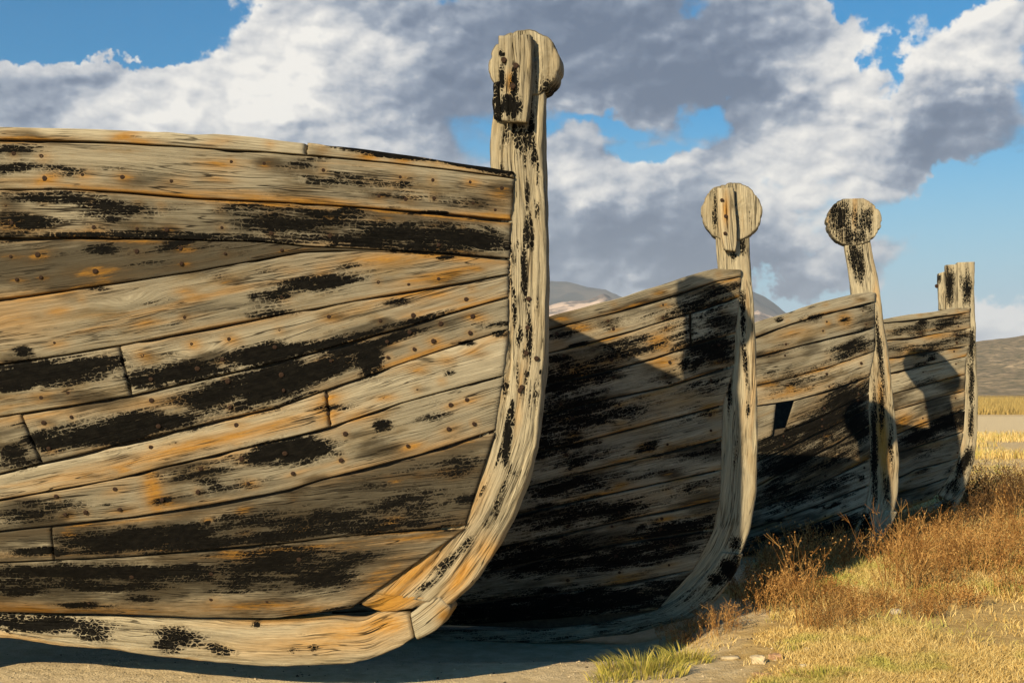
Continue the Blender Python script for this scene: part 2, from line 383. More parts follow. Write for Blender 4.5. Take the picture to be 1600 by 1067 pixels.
def shell(b, tops, bots, mat, hole=None):
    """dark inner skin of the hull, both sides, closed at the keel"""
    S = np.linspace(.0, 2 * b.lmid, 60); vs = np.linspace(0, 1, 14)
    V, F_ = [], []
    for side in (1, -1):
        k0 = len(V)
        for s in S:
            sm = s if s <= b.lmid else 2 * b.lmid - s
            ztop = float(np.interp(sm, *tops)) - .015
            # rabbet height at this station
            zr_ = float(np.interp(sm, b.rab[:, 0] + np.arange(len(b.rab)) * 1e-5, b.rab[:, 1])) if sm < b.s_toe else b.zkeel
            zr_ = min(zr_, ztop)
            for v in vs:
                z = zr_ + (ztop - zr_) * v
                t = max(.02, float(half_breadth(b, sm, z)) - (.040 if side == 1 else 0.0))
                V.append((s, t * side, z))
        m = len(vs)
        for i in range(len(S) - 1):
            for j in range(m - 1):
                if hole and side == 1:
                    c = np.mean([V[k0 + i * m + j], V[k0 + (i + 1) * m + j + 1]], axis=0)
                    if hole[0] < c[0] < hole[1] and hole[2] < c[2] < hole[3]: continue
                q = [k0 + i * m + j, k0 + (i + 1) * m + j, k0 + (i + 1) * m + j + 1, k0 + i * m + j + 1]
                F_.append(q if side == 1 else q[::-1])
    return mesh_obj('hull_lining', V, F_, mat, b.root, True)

def timber(b, name, pairs, mat, half=.07, tar=(), rust=(), dirt=(), n=None, base_tar_shade=0., base_dirt=0., round_=.30, rough=.006, seed=0, t0=0.0, parent=None, cap_ends=True, plane=None, k=9, cracks=0):
    """a shaped timber lying in the keel plane: (left, right) pairs of its outline, measured on the photo"""
    P = np.array([[*plane_hit(b, *l, half + t0), *plane_hit(b, *r, half + t0)] for l, r in pairs])
    seg = np.concatenate([[0], np.cumsum(np.hypot(np.diff(P[:, [0, 2]].mean(1)), np.diff(P[:, [1, 3]].mean(1))))])
    n = n or max(8, int(seg[-1] / .014)); ss = np.linspace(0, seg[-1], n)
    # smooth interpolation (Catmull like through np.interp of a densified spline)
    Q = np.stack([np.interp(ss, seg, P[:, c]) for c in range(4)], -1)
    ker = np.array([1, 2, 3, 2, 1.]); ker /= ker.sum()
    if n > 12:
        for _ in range(2):
            Q2 = np.stack([np.convolve(np.pad(Q[:, c], 2, mode='reflect', reflect_type='odd'), ker, 'valid') for c in range(4)], -1); Q2[0], Q2[-1] = Q[0], Q[-1]; Q = Q2
    l, r_ = Q[:, :2], Q[:, 2:]
    c = (l + r_) / 2; hw = (r_ - l) / 2
    # rounded-rectangle section: +t is the visible face
    sec = []
    for i in range(k): sec.append((-1 + 2 * i / (k - 1), 1.0))
    for i in range(1, 6): sec.append((1.0, 1 - 2 * i / 6))
    for i in range(k): sec.append((1 - 2 * i / (k - 1), -1.0))
    for i in range(1, 6): sec.append((-1.0, -1 + 2 * i / 6))
    sec = np.array(sec, float); m = len(sec)
    w_ = np.maximum(np.hypot(hw[:, 0], hw[:, 1]), .01)
    S = c[:, None, 0] + hw[:, None, 0] * sec[None, :, 0]; Z = c[:, None, 1] + hw[:, None, 1] * sec[None, :, 0]
    # round the corners: pull t in near the edges
    ex = np.abs(sec[:, 0]) ** 6
    T = np.broadcast_to(sec[None, :, 1] * half * (1 - round_ * .45 * ex[None]), S.shape).copy() + t0
    sh = 1 - .05 * np.abs(sec[:, 1]) ** 6
    S = c[:, None, 0] + hw[:, None, 0] * (sec[:, 0] * (1 - .04 * np.abs(sec[:, 1]) ** 6))[None]; Z = c[:, None, 1] + hw[:, None, 1] * (sec[:, 0] * (1 - .04 * np.abs(sec[:, 1]) ** 6))[None]
    along = ss[:, None] + 0 * S; across = sec[None, :, 0] * w_[:, None]
    pn = np.stack([along.ravel() * .5, across.ravel() * 2.0 + seed, T.ravel() * 2], -1)
    d1_ = fbm(pn, 6.0, 4, seed).reshape(S.shape); d2_ = fbm(pn * [1, 3.5, 3.5], 9.0, 3, seed + 5).reshape(S.shape)
    dis = d1_ * rough + d2_ * rough * .7
    rc = np.random.default_rng(seed + 77); fib = np.zeros_like(S)
    for _ in range(cracks):
        a0, c0, ln, dp, wd = rc.uniform(-.85, .85), rc.uniform(0, ss[-1]), rc.uniform(.15, .8), rc.uniform(.008, .026), rc.uniform(.9, 1.5) * 2 / (k - 1)
        path = a0 + .10 * np.sin(ss * rc.uniform(3, 8) + rc.uniform(0, 6)) + fbm(np.stack([ss, 0 * ss + a0, 0 * ss], -1), 6, 3, seed) * .06
        env = np.clip(1 - np.abs(ss - c0) / (ln / 2), 0, 1) ** .6
        fib -= (np.clip(1 - np.abs(sec[None, :, 0] - path[:, None]) / wd, 0, 1)) * env[:, None] * dp * (np.abs(sec[None, :, 1]) >= 1)
    if k > 12:      # ridged, weather-eaten fibres
        fib += fbm(np.stack([along.ravel() * .12, across.ravel() * 1.6 + seed, T.ravel() * 0], -1), 26, 4, seed + 9).reshape(S.shape) * .0011 * (np.abs(sec[None, :, 1]) >= 1)
    T += np.sign(sec[None, :, 1]) * (np.abs(sec[None, :, 1]) ** 3 * dis + fib)
    e = hw / w_[:, None]
    wob = (sec[None, :, 0]) * dis * 1.3
    S = S + e[:, None, 0] * wob; Z = Z + e[:, None, 1] * wob
    V = to_local(b, S, T, Z).reshape(-1, 3); idx = np.arange(n * m).reshape(n, m); nxt = np.roll(idx, -1, 1)
    Fq = np.stack([idx[:-1], idx[1:], nxt[1:], nxt[:-1]], -1).reshape(-1, 4)
    faces = Fq.tolist()
    if cap_ends: faces += [idx[0].tolist(), idx[-1][::-1].tolist()]
    rr = np.random.default_rng(seed + 5); uo, vo = rr.uniform(0, 40, 2)
    vv = (np.arange(m)[None] / m) * (2 * (w_[:, None] + half)) + np.zeros_like(S)
    vv = np.where(sec[None, :, 1] >= 1.0, across, across.max() + half - T + .3 * (np.arange(m)[None] > k + 5))
    uv = np.stack([along + uo, vv + vo], -1).reshape(-1, 2)
    s_, z_ = S.ravel(), Z.ravel()
    o = mesh_obj(name, V, faces, mat, parent or b.root, True, uv, {'tar': eval_marks(s_, z_, tar) + base_tar_shade, 'rust': eval_marks(s_, z_, rust), 'dirt': eval_marks(s_, z_, dirt) + base_dirt, 'tone': np.full(len(s_), .5)})
    return o
def pmarks(b, lst, t=.07):
    return [(*plane_hit(b, x, y, t), rx / b.k, ry / b.k, math.radians(rot), st) for (x, y, rx, ry, rot, st) in lst]

def disc_head(b, cx, cy, rx, ry, mat, half=.082, tar=(), seed=0, base_tar_shade=0., flat_top=0.0, dirt=.0):
    c = plane_hit(b, cx, cy, half); R = np.array([rx, ry]) / b.k
    na, rings = 120, [(0, 1), (.12, 1), (.24, 1), (.36, 1), (.46, 1), (.56, 1), (.65, 1), (.73, 1), (.80, 1), (.87, 1), (.925, .995), (.96, .985), (.995, .93), (1.0, .8), (1.0, .4), (1.0, 0), (1.0, -.4), (1.0, -.8), (.995, -.93), (.96, -.985), (.7, -1), (.35, -1), (0, -1)]
    V, UV, TA = [], [], []
    rr = np.random.default_rng(seed)
    ang = np.linspace(0, 2 * math.pi, na, endpoint=False)
    prof = 1 + fbm(np.stack([np.cos(ang), np.sin(ang), np.full(na, seed)], -1), 1.6, 3) * .035 + np.minimum(0, fbm(np.stack([np.cos(ang) * 2, np.sin(ang) * 2, np.full(na, seed + 9.)], -1), 2.5, 4)) * .09
    for (q, t) in rings:
        for i, a in enumerate(ang):
            y = math.sin(a) * q * prof[i]
            if flat_top: y = min(y, flat_top)
            s = c[0] - math.cos(a) * q * R[0] * prof[i]; z = c[1] + y * R[1]
            V.append((s, t * half, z)); UV.append((z + seed * 3.3, s + 5 + (0 if abs(t) > .93 else t * .2)))
    V = np.array(V)
    dd = fbm(V * [2.4, 1, .5], 9, 4, seed) * .009 + fbm(V * [3.0, 0, .25], 22, 3, seed + 2) * .005
    rc = np.random.default_rng(seed + 31)
    for _ in range(8):
        a0, c0, ln, dp = c[0] + rc.uniform(-.8, .8) * R[0], c[1] + rc.uniform(-.6, .6) * R[1], rc.uniform(.3, 1.2) * R[1], rc.uniform(.008, .025)
        dd -= np.clip(1 - np.abs(V[:, 0] - a0 - .008 * np.sin(V[:, 2] * 22 + a0 * 50)) / .009, 0, 1) * np.clip(1 - np.abs(V[:, 2] - c0) / ln, 0, 1) ** .5 * dp
    ta = eval_marks(V[:, 0], V[:, 2], tar) + base_tar_shade
    P = to_local(b, V[:, 0], V[:, 1] + np.sign(V[:, 1]) * dd, V[:, 2])
    nr = len(rings); idx = np.arange(nr * na).reshape(nr, na); nx = np.roll(idx, -1, 1)
    Fq = np.stack([idx[:-1], idx[1:], nx[1:], nx[:-1]], -1).reshape(-1, 4)
    return mesh_obj('stem_head', P, Fq, mat, b.root, True, UV, {'tar': ta, 'rust': 0 * ta, 'dirt': 0 * ta + dirt, 'tone': 0 * ta + .45})

nail_me = None
def nail_mesh():
    global nail_me
    if nail_me: return nail_me
    V, Fc = [(0, -.0020, 0)], []
    for k, (r, h) in enumerate([(.55, -.0024), (.85, -.0020), (1.0, -.0006), (1.0, .012)]):
        for i in range(9):
            a = i / 9 * 2 * math.pi; V.append((math.cos(a) * r * .0145 * (1 + .12 * math.sin(3 * a + 1)), h, math.sin(a) * r * .0145))
    for i in range(9): Fc.append((0, 1 + i, 1 + (i + 1) % 9))
    for k in range(3):
        for i in range(9): a, c = 1 + k * 9 + i, 1 + k * 9 + (i + 1) % 9; Fc.append((a, a + 9, c + 9, c))
    nail_me = bpy.data.meshes.new('nail'); nail_me.from_pydata(V, [], Fc); nail_me.materials.append(M_NAIL)
    nail_me.polygons.foreach_set('use_smooth', np.ones(len(nail_me.polygons), dtype=bool)); return nail_me

def build_planks(b, seams, butts, mat, tar, rust, dirt, stations, nails='objects', base_tar_shade=None, base_dirt=None, skip=(), nail_r=1.0, first_cap=True):
    """seams: photo polylines top to bottom; butts: {strake: [(top_px, bottom_px)]}"""
    ex = [ext_seam(b, p, None) for p in seams]
    # keep the strakes from crossing aft of what the photo shows
    grid = np.linspace(0, b.lmid, 160)
    for i in range(1, len(ex)):
        s, z = ex[i]; up = np.interp(s, *ex[i - 1]); keep = s < b.fine_to - .15
        z = np.where(keep, z, np.minimum(z, up - .09)); ex[i] = (s, np.maximum(z, b.zkeel + .0))
    b.ex = ex
    endmir = 2 * b.lmid
    bag_v, bag_f, nv0 = [], [], 0
    rnd = random.Random(b.depth)
    allrust = list(rust); planks = []
    nail_at = []
    ns = len(ex) - 1
    for k in range(ns):
        top, bot = ex[k], ex[k + 1]
        for st in stations:
            s = st + rnd.uniform(-.03, .03)
            zt, zb = np.interp(s, *top), np.interp(s, *bot)
            if s < max(top[0][0], bot[0][0]) + .03 or zt - zb < .045: continue
            w_ = zt - zb
            for fr in ((.27, .74) if w_ > .12 else (.5,)):
                if rnd.random() < .26: continue
                sx = s + rnd.uniform(-.025, .025); z = zb + w_ * (fr + rnd.uniform(-.07, .07))
                nail_at.append((k, sx, z))
                if rnd.random() < .6: allrust.append((sx - .01, z - .004, rnd.uniform(.03, .075), rnd.uniform(.014, .026), rnd.uniform(-.1, .35), rnd.uniform(.45, .95)))
                else: allrust.append((sx, z, .022, .02, 0, .5))
    tar = list(tar); dirt = list(dirt)
    for _ in range(110):
        s = rnd.uniform(0, b.fine_to + .3); z = rnd.uniform(b.zkeel, b.zg); q = rnd.uniform(.45, 1.05)
        tar.append((s, z, rnd.uniform(.03, .13), rnd.uniform(.006, .022), rnd.uniform(0, .25), q))
    for _ in range(60):
        s = rnd.uniform(0, b.fine_to + .3); z = rnd.uniform(b.zkeel, b.zg)
        dirt.append((s, z, rnd.uniform(.08, .34), rnd.uniform(.02, .08), rnd.uniform(0, .25), rnd.uniform(.35, .95)))
    for (k, sx, z) in nail_at:
        if rnd.random() < .3: dirt.append((sx - .02, z, rnd.uniform(.04, .10), rnd.uniform(.015, .03), 0, rnd.uniform(.5, .9)))
    for k in range(1, ns + 1):
        for _ in range(5):
            s = rnd.uniform(0, b.fine_to); z = float(np.interp(s, *ex[k])); sl = float(np.interp(s + .1, *ex[k])) - z
            allrust.append((s, z + rnd.uniform(-.012, .02), rnd.uniform(.07, .26), rnd.uniform(.008, .020), math.atan2(-sl, .1), rnd.uniform(.45, .95)))
    for k in range(ns):
        top, bot = ex[k], ex[k + 1]
        cuts = [(top[0][0], bot[0][0])] + [(hull_hit(b, *p)[0], hull_hit(b, *q)[0]) for p, q in butts.get(k, [])]
        e = (endmir - top[0][0], endmir - bot[0][0])
        extra = b.lmid + (.35 if k % 2 else -.3)
        cuts = cuts + [(extra, extra), e] if cuts[-1][0] < extra - .6 else cuts + [e]
        row = []
        for i in range(len(cuts) - 1):
            if (k, i) in skip: continue
            name = 'rail_plank' if (k == 0 and first_cap) else 'hull_plank'
            o = plank(b, top, bot, cuts[i][0] + (.003 if i else 0), cuts[i][1] + (.003 if i else 0), cuts[i + 1][0] - .003, cuts[i + 1][1] - .003, mat, name, tar, allrust, dirt,
                      (base_dirt or {}).get(k, rnd.choice((-.05, 0, .05, .12, .2))), (base_tar_shade or {}).get(k, .0), cap=.10 if k == 0 and first_cap else 0, proud=.014 if k == 0 and first_cap else None, seed=int(b.depth * 10) + k * 7 + i * 3, fine=b.fine, nv=b.nv, gap=b.gap)
            row.append((cuts[i][0], cuts[i + 1][0], o))
        planks.append(row)
    me = nail_mesh()
    for (k, s, z) in nail_at:
        t = float(half_breadth(b, s, z)); e = .05
        ds = (float(half_breadth(b, s + e, z)) - t) / e; dz = (float(half_breadth(b, s, z + e)) - t) / e
        nrm = Vector((-ds, 1.0, -dz)).normalized()
        q = nrm.to_track_quat('-Y', 'Z')
        own = next((o for (a, c, o) in planks[k] if a <= s <= c), None)
        if own is None: continue
        sc = rnd.uniform(.5, .9) * nail_r
        if nails == 'objects':
            n = bpy.data.objects.new('nail', me); COL.objects.link(n); n.parent = own
            n.location = (s, t + .002, z); n.rotation_mode = 'QUATERNION'; n.rotation_quaternion = q; n.scale = (sc, 1, sc * rnd.uniform(.85, 1.1))
        else:
            for v in me.vertices:
                p = q @ Vector((v.co.x * sc, v.co.y, v.co.z * sc)); bag_v.append((s + p.x, t + .002 + p.y, z + p.z))
            for p in me.polygons: bag_f.append([nv0 + i for i in p.vertices])
            nv0 += len(me.vertices)
    if bag_v: tag(mesh_obj('nail_heads', bag_v, bag_f, M_NAIL, b.root), kind='stuff')
    return ex

def block(b, name, quad, depth, t0, mat, tar=(), rust=(), seed=0, tilt=0.0):
    o = timber(b, name, quad, mat, half=depth / 2, t0=t0 + depth / 2, tar=tar, rust=rust, seed=seed, round_=.10, rough=.005, k=22, cracks=11)
    return o
def bolt(b, px, py, t, r, parent=None):
    s, z = plane_hit(b, px, py, t)
    o = bpy.data.objects.new('bolt', nail_mesh()); COL.objects.link(o); o.parent = parent or b.root
    o.location = (s, t, z); o.rotation_euler = (0, 0, math.pi); o.scale = (r, 1.2, r); return o
def mirror_stern(b, pairs, mat, half=.07, seed=0):
    """sternpost and keel: the outline of the stem turned round at the far end"""
    P = np.array([[*plane_hit(b, *l, half), *plane_hit(b, *r, half)] for l, r in pairs])
    V, Fc = [], []
    for s0, z0, s1, z1 in P:
        for (s, z) in ((s0, z0), (s1, z1)):
            for t in (half, -half): V.append((2 * b.lmid - s, t, z))
    for i in range(len(P) - 1):
        a = i * 4; c = a + 4
        Fc += [(a, a + 2, c + 2, c), (a + 1, c + 1, c + 3, a + 3), (a, c, c + 1, a + 1), (a + 2, a + 3, c + 3, c + 2)]
    Fc += [(0, 1, 3, 2), (len(V) - 4, len(V) - 2, len(V) - 1, len(V) - 3)]
    V = np.array(V); z = np.zeros(len(V))
    return mesh_obj('sternpost', V, Fc, mat, b.root, False, np.stack([V[:, 2] + 3, V[:, 0]], -1), {'tar': z, 'rust': z, 'dirt': z, 'tone': z + .5})

# =============== boat nearest the camera
G = 'old wooden boats drawn up in a row'
in1 = [(806,262),(804,300),(797,400),(795,500),(786,600),(770,690),(750,760),(727,821),(690,868),(632,906),(549,950),(430,964),(250,964)]
b1 = setup_boat(5.95, (812, 300), 10, 3.3, 1.06, in1, (803, 266), 'rowing_boat', 'nearest and largest bleached plank boat, pale block nailed on its round stem head')
b1.fine_to = 3.0; b1.fine = .013; b1.nv = 15; b1.gap = .0035
seams1 = [
 [(0,198),(150,201),(300,207),(400,213),(476,221),(560,231),(660,244),(740,256),(803,266)],
 [(0,219),(150,222),(300,231),(450,241),(600,254),(720,268),(804,279)],
 [(0,297),(100,296),(200,301),(300,310),(430,316),(560,324),(700,335),(800,345)],
 [(0,372),(120,372),(250,374),(400,378),(480,385),(560,389),(660,394),(797,404)],
 [(0,468),(100,455),(200,440),(300,425),(400,407),(472,394),(560,391.5),(660,396.5),(797,407)],
 [(0,570),(100,555),(200,538),(300,518),(430,494),(550,472),(675,450),(795,429)],
 [(0,651),(100,636),(205,618),(300,597),(450,562),(627,513),(694,492),(795,464)],
 [(0,740),(65,724),(239,682),(350,655),(430,637),(570,588),(711,540),(795,514)],
 [(0,781),(175,750),(300,720),(430,689),(514,668),(627,630),(788,586)],
 [(0,830),(208,808),(327,789),(450,766),(503,750),(655,711),(774,672)],
 [(0,879),(193,870),(371,855),(471,846),(549,837),(728,821)],
 [(0,957),(193,960),(312,966),(430,966),(549,951)]]
tar1 = marks(b1, [
 (590,238,95,6,-7,.95),(735,259,75,6,-8,1.0),(240,216,30,4,0,.4),
 (20,233,45,7,4,.8),(15,262,42,9,4,.9),(85,262,40,9,0,.5),(170,262,40,7,0,.45),(560,285,90,14,-5,.62),(600,300,70,12,-5,.55),(735,318,65,9,-3,.6),(690,300,60,10,0,.45),
 (35,348,55,15,0,.85),(150,318,75,12,-8,.9),(70,309,55,8,0,.8),(160,340,60,10,-6,.6),(430,345,60,22,-3,.85),(500,345,60,22,-4,.8),(620,368,80,20,-4,.95),(720,372,75,20,-5,.95),(380,372,150,5,-2,.8),(200,369,180,5,0,.85),(560,380,160,8,-4,.85),
 (60,395,80,12,0,.35),(300,390,150,12,0,.4),(170,388,40,6,10,.55),
 (500,443,60,13,12,1.05),(440,460,35,9,14,1.0),(40,550,16,8,0,1.0),(398,466,8,4,0,1),(160,452,20,4,0,.8),(420,424,20,3,10,.5),
 (60,585,100,20,5,1.15),(140,570,55,14,8,1.1),(20,605,55,9,5,1.0),(290,580,85,16,8,1.0),(240,592,40,14,8,1.0),(420,553,85,16,10,1.1),(500,540,60,10,12,.95),(565,524,45,6,15,.9),(640,503,60,5,16,.9),
 (150,680,95,17,6,1.15),(230,660,75,16,4,1.1),(75,690,30,18,0,1.0),(350,615,70,20,14,1.05),(420,600,70,30,16,1.15),(500,580,70,15,17,1.1),(575,560,20,24,0,1.3),(610,530,60,7,18,.95),(20,705,28,20,0,.75),(25,720,30,15,0,.7),(535,545,50,10,10,.9),
 (460,703,55,18,5,1.3),(420,712,40,12,10,1.1),(310,738,70,10,12,.75),(597,664,14,8,0,1.1),(330,725,90,8,13,.6),(350,765,60,6,10,.6),
 (60,800,80,12,6,.75),(100,795,50,10,6,.7),(30,815,60,8,4,.6),
 (190,845,85,20,5,1.15),(280,835,80,18,6,1.0),(60,862,60,8,4,.9),(400,815,120,16,9,.8),(330,848,90,10,7,1.0),(500,815,120,22,9,.75),(640,785,90,22,12,.7),(620,745,110,15,12,.45),(710,730,50,20,14,.6),(450,835,120,9,6,.95),(600,820,100,12,7,.9),
 (110,893,160,13,1,1.05),(250,895,120,15,2,1.0),(30,920,60,12,0,.9),(150,915,120,10,0,.9),(430,880,90,28,4,.95),(500,900,60,25,5,.9),(560,870,70,12,8,.75),(130,945,38,7,5,1.1),(225,935,30,5,3,1.0),(400,910,80,14,4,.8)])
rust1 = marks(b1, [(340,258,26,6,0,.95),(340,280,20,5,0,.7),(20,350,35,14,0,.7),(690,430,60,7,14,.9),(600,405,60,10,5,.8),(150,425,40,8,5,.9),(30,465,90,10,6,.7),(10,500,60,25,0,.55),(240,770,16,40,0,.9),(330,690,150,9,13,.85),(240,715,110,8,13,.7),
 (60,650,90,7,8,.6),(250,628,80,7,8,.6),(690,700,90,10,14,.6),(560,735,70,8,14,.6),(180,862,250,6,3,.6),(480,857,160,6,5,1.0),(370,868,30,10,0,1.0),(620,845,120,7,8,.8),(120,950,300,9,0,.7),(420,948,120,10,0,.85),(600,900,60,20,35,.7),(200,815,160,5,7,.65),
 (560,325,220,4,-4,.9),(300,308,200,4,-4,.9),(700,338,140,5,-4,.95),(780,305,18,12,0,.7),(510,640,22,28,0,.8),(560,650,30,10,10,.7),(760,340,60,6,-5,.8),(420,320,60,4,0,.9),(300,520,90,5,12,.4),(160,748,140,8,11,.5)])
dirt1 = marks(b1, [(150,410,190,26,4,.75),(350,395,130,16,6,.6),(420,360,150,40,0,.5),(700,350,150,45,0,.5),(550,300,150,30,-5,.35),(640,770,140,55,12,.85),(450,820,220,40,8,.7),(200,850,250,30,5,.5),(450,890,220,50,3,.75),(150,910,250,35,0,.6),(80,800,150,25,6,.5),(230,345,100,25,0,.3),(40,600,90,30,0,.3),(330,745,120,20,12,.5),(680,715,120,30,14,.5),(20,700,80,40,0,.4)])
butts1 = {0: [((479,222),(479,243))], 3: [], 5: [((187,540),(205,618))], 6: [((33,650),(64,724))], 7: [((510,606),(516,668))], 9: [((80,822),(84,872))]}
st1 = [hull_hit(b1, x, 500)[0] for x in (785, 738, 690, 640, 590, 515, 440, 360, 285, 215, 150, 90, 40)] + [2.75]
build_planks(b1, seams1, butts1, M_PLANK, tar1, rust1, dirt1, st1, base_dirt={0: 0, 1: .08, 2: .16, 3: .50, 4: -.15, 5: -.02, 6: .06, 7: -.15, 8: -.10, 9: .36, 10: .26})
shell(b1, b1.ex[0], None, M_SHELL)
stem1 = [((763,250),(849,252)),((768,300),(850,300)),((776,380),(853,380)),((776,440),(854,440)),((772,500),(853,500)),((766,560),(851,562)),((755,620),(846,625)),((742,680),(838,690)),((722,740),(822,752)),((692,795),(800,815)),((658,838),(772,862)),((618,882),(738,912)),((575,925),(702,945))]
top1 = [((774,120),(850,120)),((772,150),(850,152)),((769,190),(850,195)),((764,225),(849,228))]
stm1 = pmarks(b1, [(820,430,5,50,2,1.0),(825,500,4,45,0,.8),(792,690,6,45,-4,1.15),(800,640,4,14,0,1.0),(815,215,14,26,0,.75),(792,210,9,24,0,.6),(700,880,30,9,42,.8),(725,855,22,7,50,.75),(665,915,20,6,35,.7),(775,800,5,22,-15,.7),(760,820,10,8,0,.5),(805,740,8,6,0,.5),(822,585,5,6,0,1.0),(840,470,4,20,0,.6),(796,390,5,30,0,.5),(828,350,3,20,0,.7)])
srust1 = pmarks(b1, [(640,900,60,14,38,.9),(600,935,50,12,30,.95),(720,900,40,12,55,.9),(760,860,20,20,60,.7),(690,850,40,6,48,.7),(740,780,14,40,-25,.55)])
rs = random.Random(5)
for _ in range(64):
    yy_ = rs.uniform(140, 780); xx_ = 818 + rs.uniform(-36, 26) - max(0, yy_ - 600) * .33
    stm1 += pmarks(b1, [(xx_, yy_, rs.uniform(2, 6), rs.uniform(6, 30), rs.uniform(-8, 4) - max(0, yy_ - 600) * .12, rs.uniform(.5, .95))])
timber(b1, 'stem', top1 + stem1, M_STEM, tar=stm1, rust=srust1, seed=1, rough=.0055, k=46, cracks=46)
disc_head(b1, 818, 100, 57, 54, M_STEM2, half=.083, seed=3, tar=pmarks(b1, [(858,140,14,20,-20,.75),(835,110,8,40,0,.45),(770,170,6,20,0,.6)]), dirt=.30)
bl = block(b1, 'head_block', [((778,56),(829,54)),((779,90),(829,90)),((780,130),(828,130)),((781,160),(827,160)),((783,188),(823,190))], .07, .086, M_STEM, tar=pmarks(b1, [(787,130,6,18,0,1.15),(808,135,6,26,0,1.05),(800,172,18,16,0,1.1),(787,92,5,5,0,.9)]), rust=pmarks(b1, [(802,135,6,14,0,.9)]), seed=4)
for p in ((787,94),(806,103),(801,135)): bolt(b1, *p, .157, 1.0, bl)
timber(b1, 'iron_strap', [((771,130),(780,128)),((770,160),(780,160)),((773,186),(781,188))], M_STEM2, half=.03, t0=.07, seed=6, rough=.02, base_tar_shade=.95)
keel1 = [((547,957),(638,954)),]
kt = pmarks(b1, [(70,975,90,14,2,1.1),(140,985,40,14,-12,.95),(285,995,45,14,-10,.95),(340,1012,35,9,-15,.9),(265,1005,20,16,0,.9),(460,1018,12,6,0,.7),(490,1010,10,8,20,.7),(20,970,50,14,0,1.0),(400,975,8,6,0,.7)])
kr = pmarks(b1, [(560,985,80,18,8,.75),(500,1005,120,16,5,.6),(450,965,90,8,5,.9),(600,975,40,18,10,.9)])
timber(b1, 'keel', [((637,958),(645,997)),((600,953),(615,1015)),((566,970),(582,1029)),((545,969),(560,1034)),((520,965),(530,1038)),((470,968),(480,1041)),((400,970),(400,1040)),((300,968),(300,1032)),((150,961),(150,1014)),((0,956),(0,998)),((-300,948),(-300,970)),((-700,935),(-700,955))], M_STEM, tar=kt, rust=kr, seed=8, half=.078, rough=.005, k=30, cracks=30)
timber(b1, 'forefoot', [((688,934),(704,950)),((672,936),(697,968)),((655,945),(676,988)),((641,958),(650,999))], M_STEM2, tar=(), rust=pmarks(b1, [(695,960,14,14,0,.9)]), seed=9, half=.075)
timber(b1, 'scarf_filler', [((578,927),(690,935)),((566,938),(640,952)),((563,944),(600,956))], M_STEM, rust=pmarks(b1, [(610,940,60,20,25,1.1)]), seed=10, half=.066)
mirror_stern(b1, top1 + stem1, M_STEM2)
for p in ((826,467),(824,512),(822,552),(815,605),(838,560),(812,610)): bolt(b1, *p, .074, .85)

# =============== second boat
in2 = [(1162,425),(1153,500),(1148,565),(1134,600),(1129,700),(1125,790),(1110,850),(1075,905),(1028,955),(900,985)]
b2 = setup_boat(8.1, (1166, 450), 10, 3.1, 1.0, in2, (1160, 425), 'rowing_boat', 'second boat from the front, black tarred hull, rounded cleat on its disc stem head')
b2.fine_to = 2.2; b2.fine = .016; b2.nv = 12; b2.gap = .004
seams2 = [
 [(848,496),(871,489),(930,474),(989,458),(1059,436),(1118,418),(1160,420)],
 [(848,517),(961,489),(1067,458),(1120,440),(1159,432)],
 [(851,553),(920,536),(989,517),(1070,492),(1157,464)],
 [(853,601),(946,580),(1022,560),(1073,543),(1150,520)],
 [(850,650),(959,621),(1048,603),(1148,569)],
 [(840,706),(909,690),(1022,661),(1131,632)],
 [(828,759),(921,735),(1022,712),(1129,684)],
 [(820,800),(997,762),(1128,733)],
 [(820,846),(997,808),(1126,780)],
 [(770,892),(837,877),(962,849),(1116,826)],
 [(731,942),(931,919),(1085,890)],
 [(690,988),(853,968),(1028,953)]]
tar2 = marks(b2, [(870,525,40,10,14,.7),(950,505,60,10,16,.55),(1080,480,60,18,18,1.0),(1120,460,40,12,15,1.0),(1010,500,30,8,15,.7),(900,570,70,16,14,.95),(980,545,60,18,15,1.0),(1060,520,40,18,15,.85),(1110,545,50,30,0,1.1),(1120,500,30,18,0,1.0),(880,600,60,25,10,1.1),(930,585,40,18,14,1.0),(1040,585,60,10,14,.5),(1100,600,50,14,10,.8),(880,650,90,30,8,1.1),(960,640,60,20,10,.9),(1080,650,60,14,10,.6),(860,690,60,20,8,1.0),(1000,700,60,14,10,.5),(1090,705,60,14,12,.8),(900,715,80,12,10,.8),(880,760,90,18,8,1.0),(1000,740,70,14,9,.6),(1080,760,60,12,9,.7),(900,805,120,22,8,1.0),(1060,830,80,22,10,1.1),(980,870,110,18,8,1.2),(850,870,110,30,6,1.2),(900,940,180,22,4,1.3),(1040,915,60,14,6,1.0),(800,960,140,30,0,1.3),(1040,860,60,14,8,.8)], .74)
rust2 = marks(b2, [(905,512,22,8,0,.9),(1030,535,20,16,0,.9),(960,560,40,10,14,.7),(905,575,30,10,10,.8),(1035,565,24,10,0,.9),(910,590,22,8,0,.9),(1060,625,60,14,8,.6),(1010,700,14,8,0,1.0),(1000,780,60,14,8,.4),(870,535,14,8,0,.6),(1110,640,16,10,0,.8),(1100,775,40,20,0,.5)])
dirt2 = marks(b2, [(900,600,150,60,0,.3),(900,900,300,60,0,.3)])
build_planks(b2, seams2, {2: [((1078,500),(1080,538))]}, M_PLANK2, tar2, rust2, dirt2, [hull_hit(b2, x, 600)[0] for x in (1118, 1040, 960, 880)], nails='stuff')
shell(b2, b2.ex[0], None, M_SHELL)
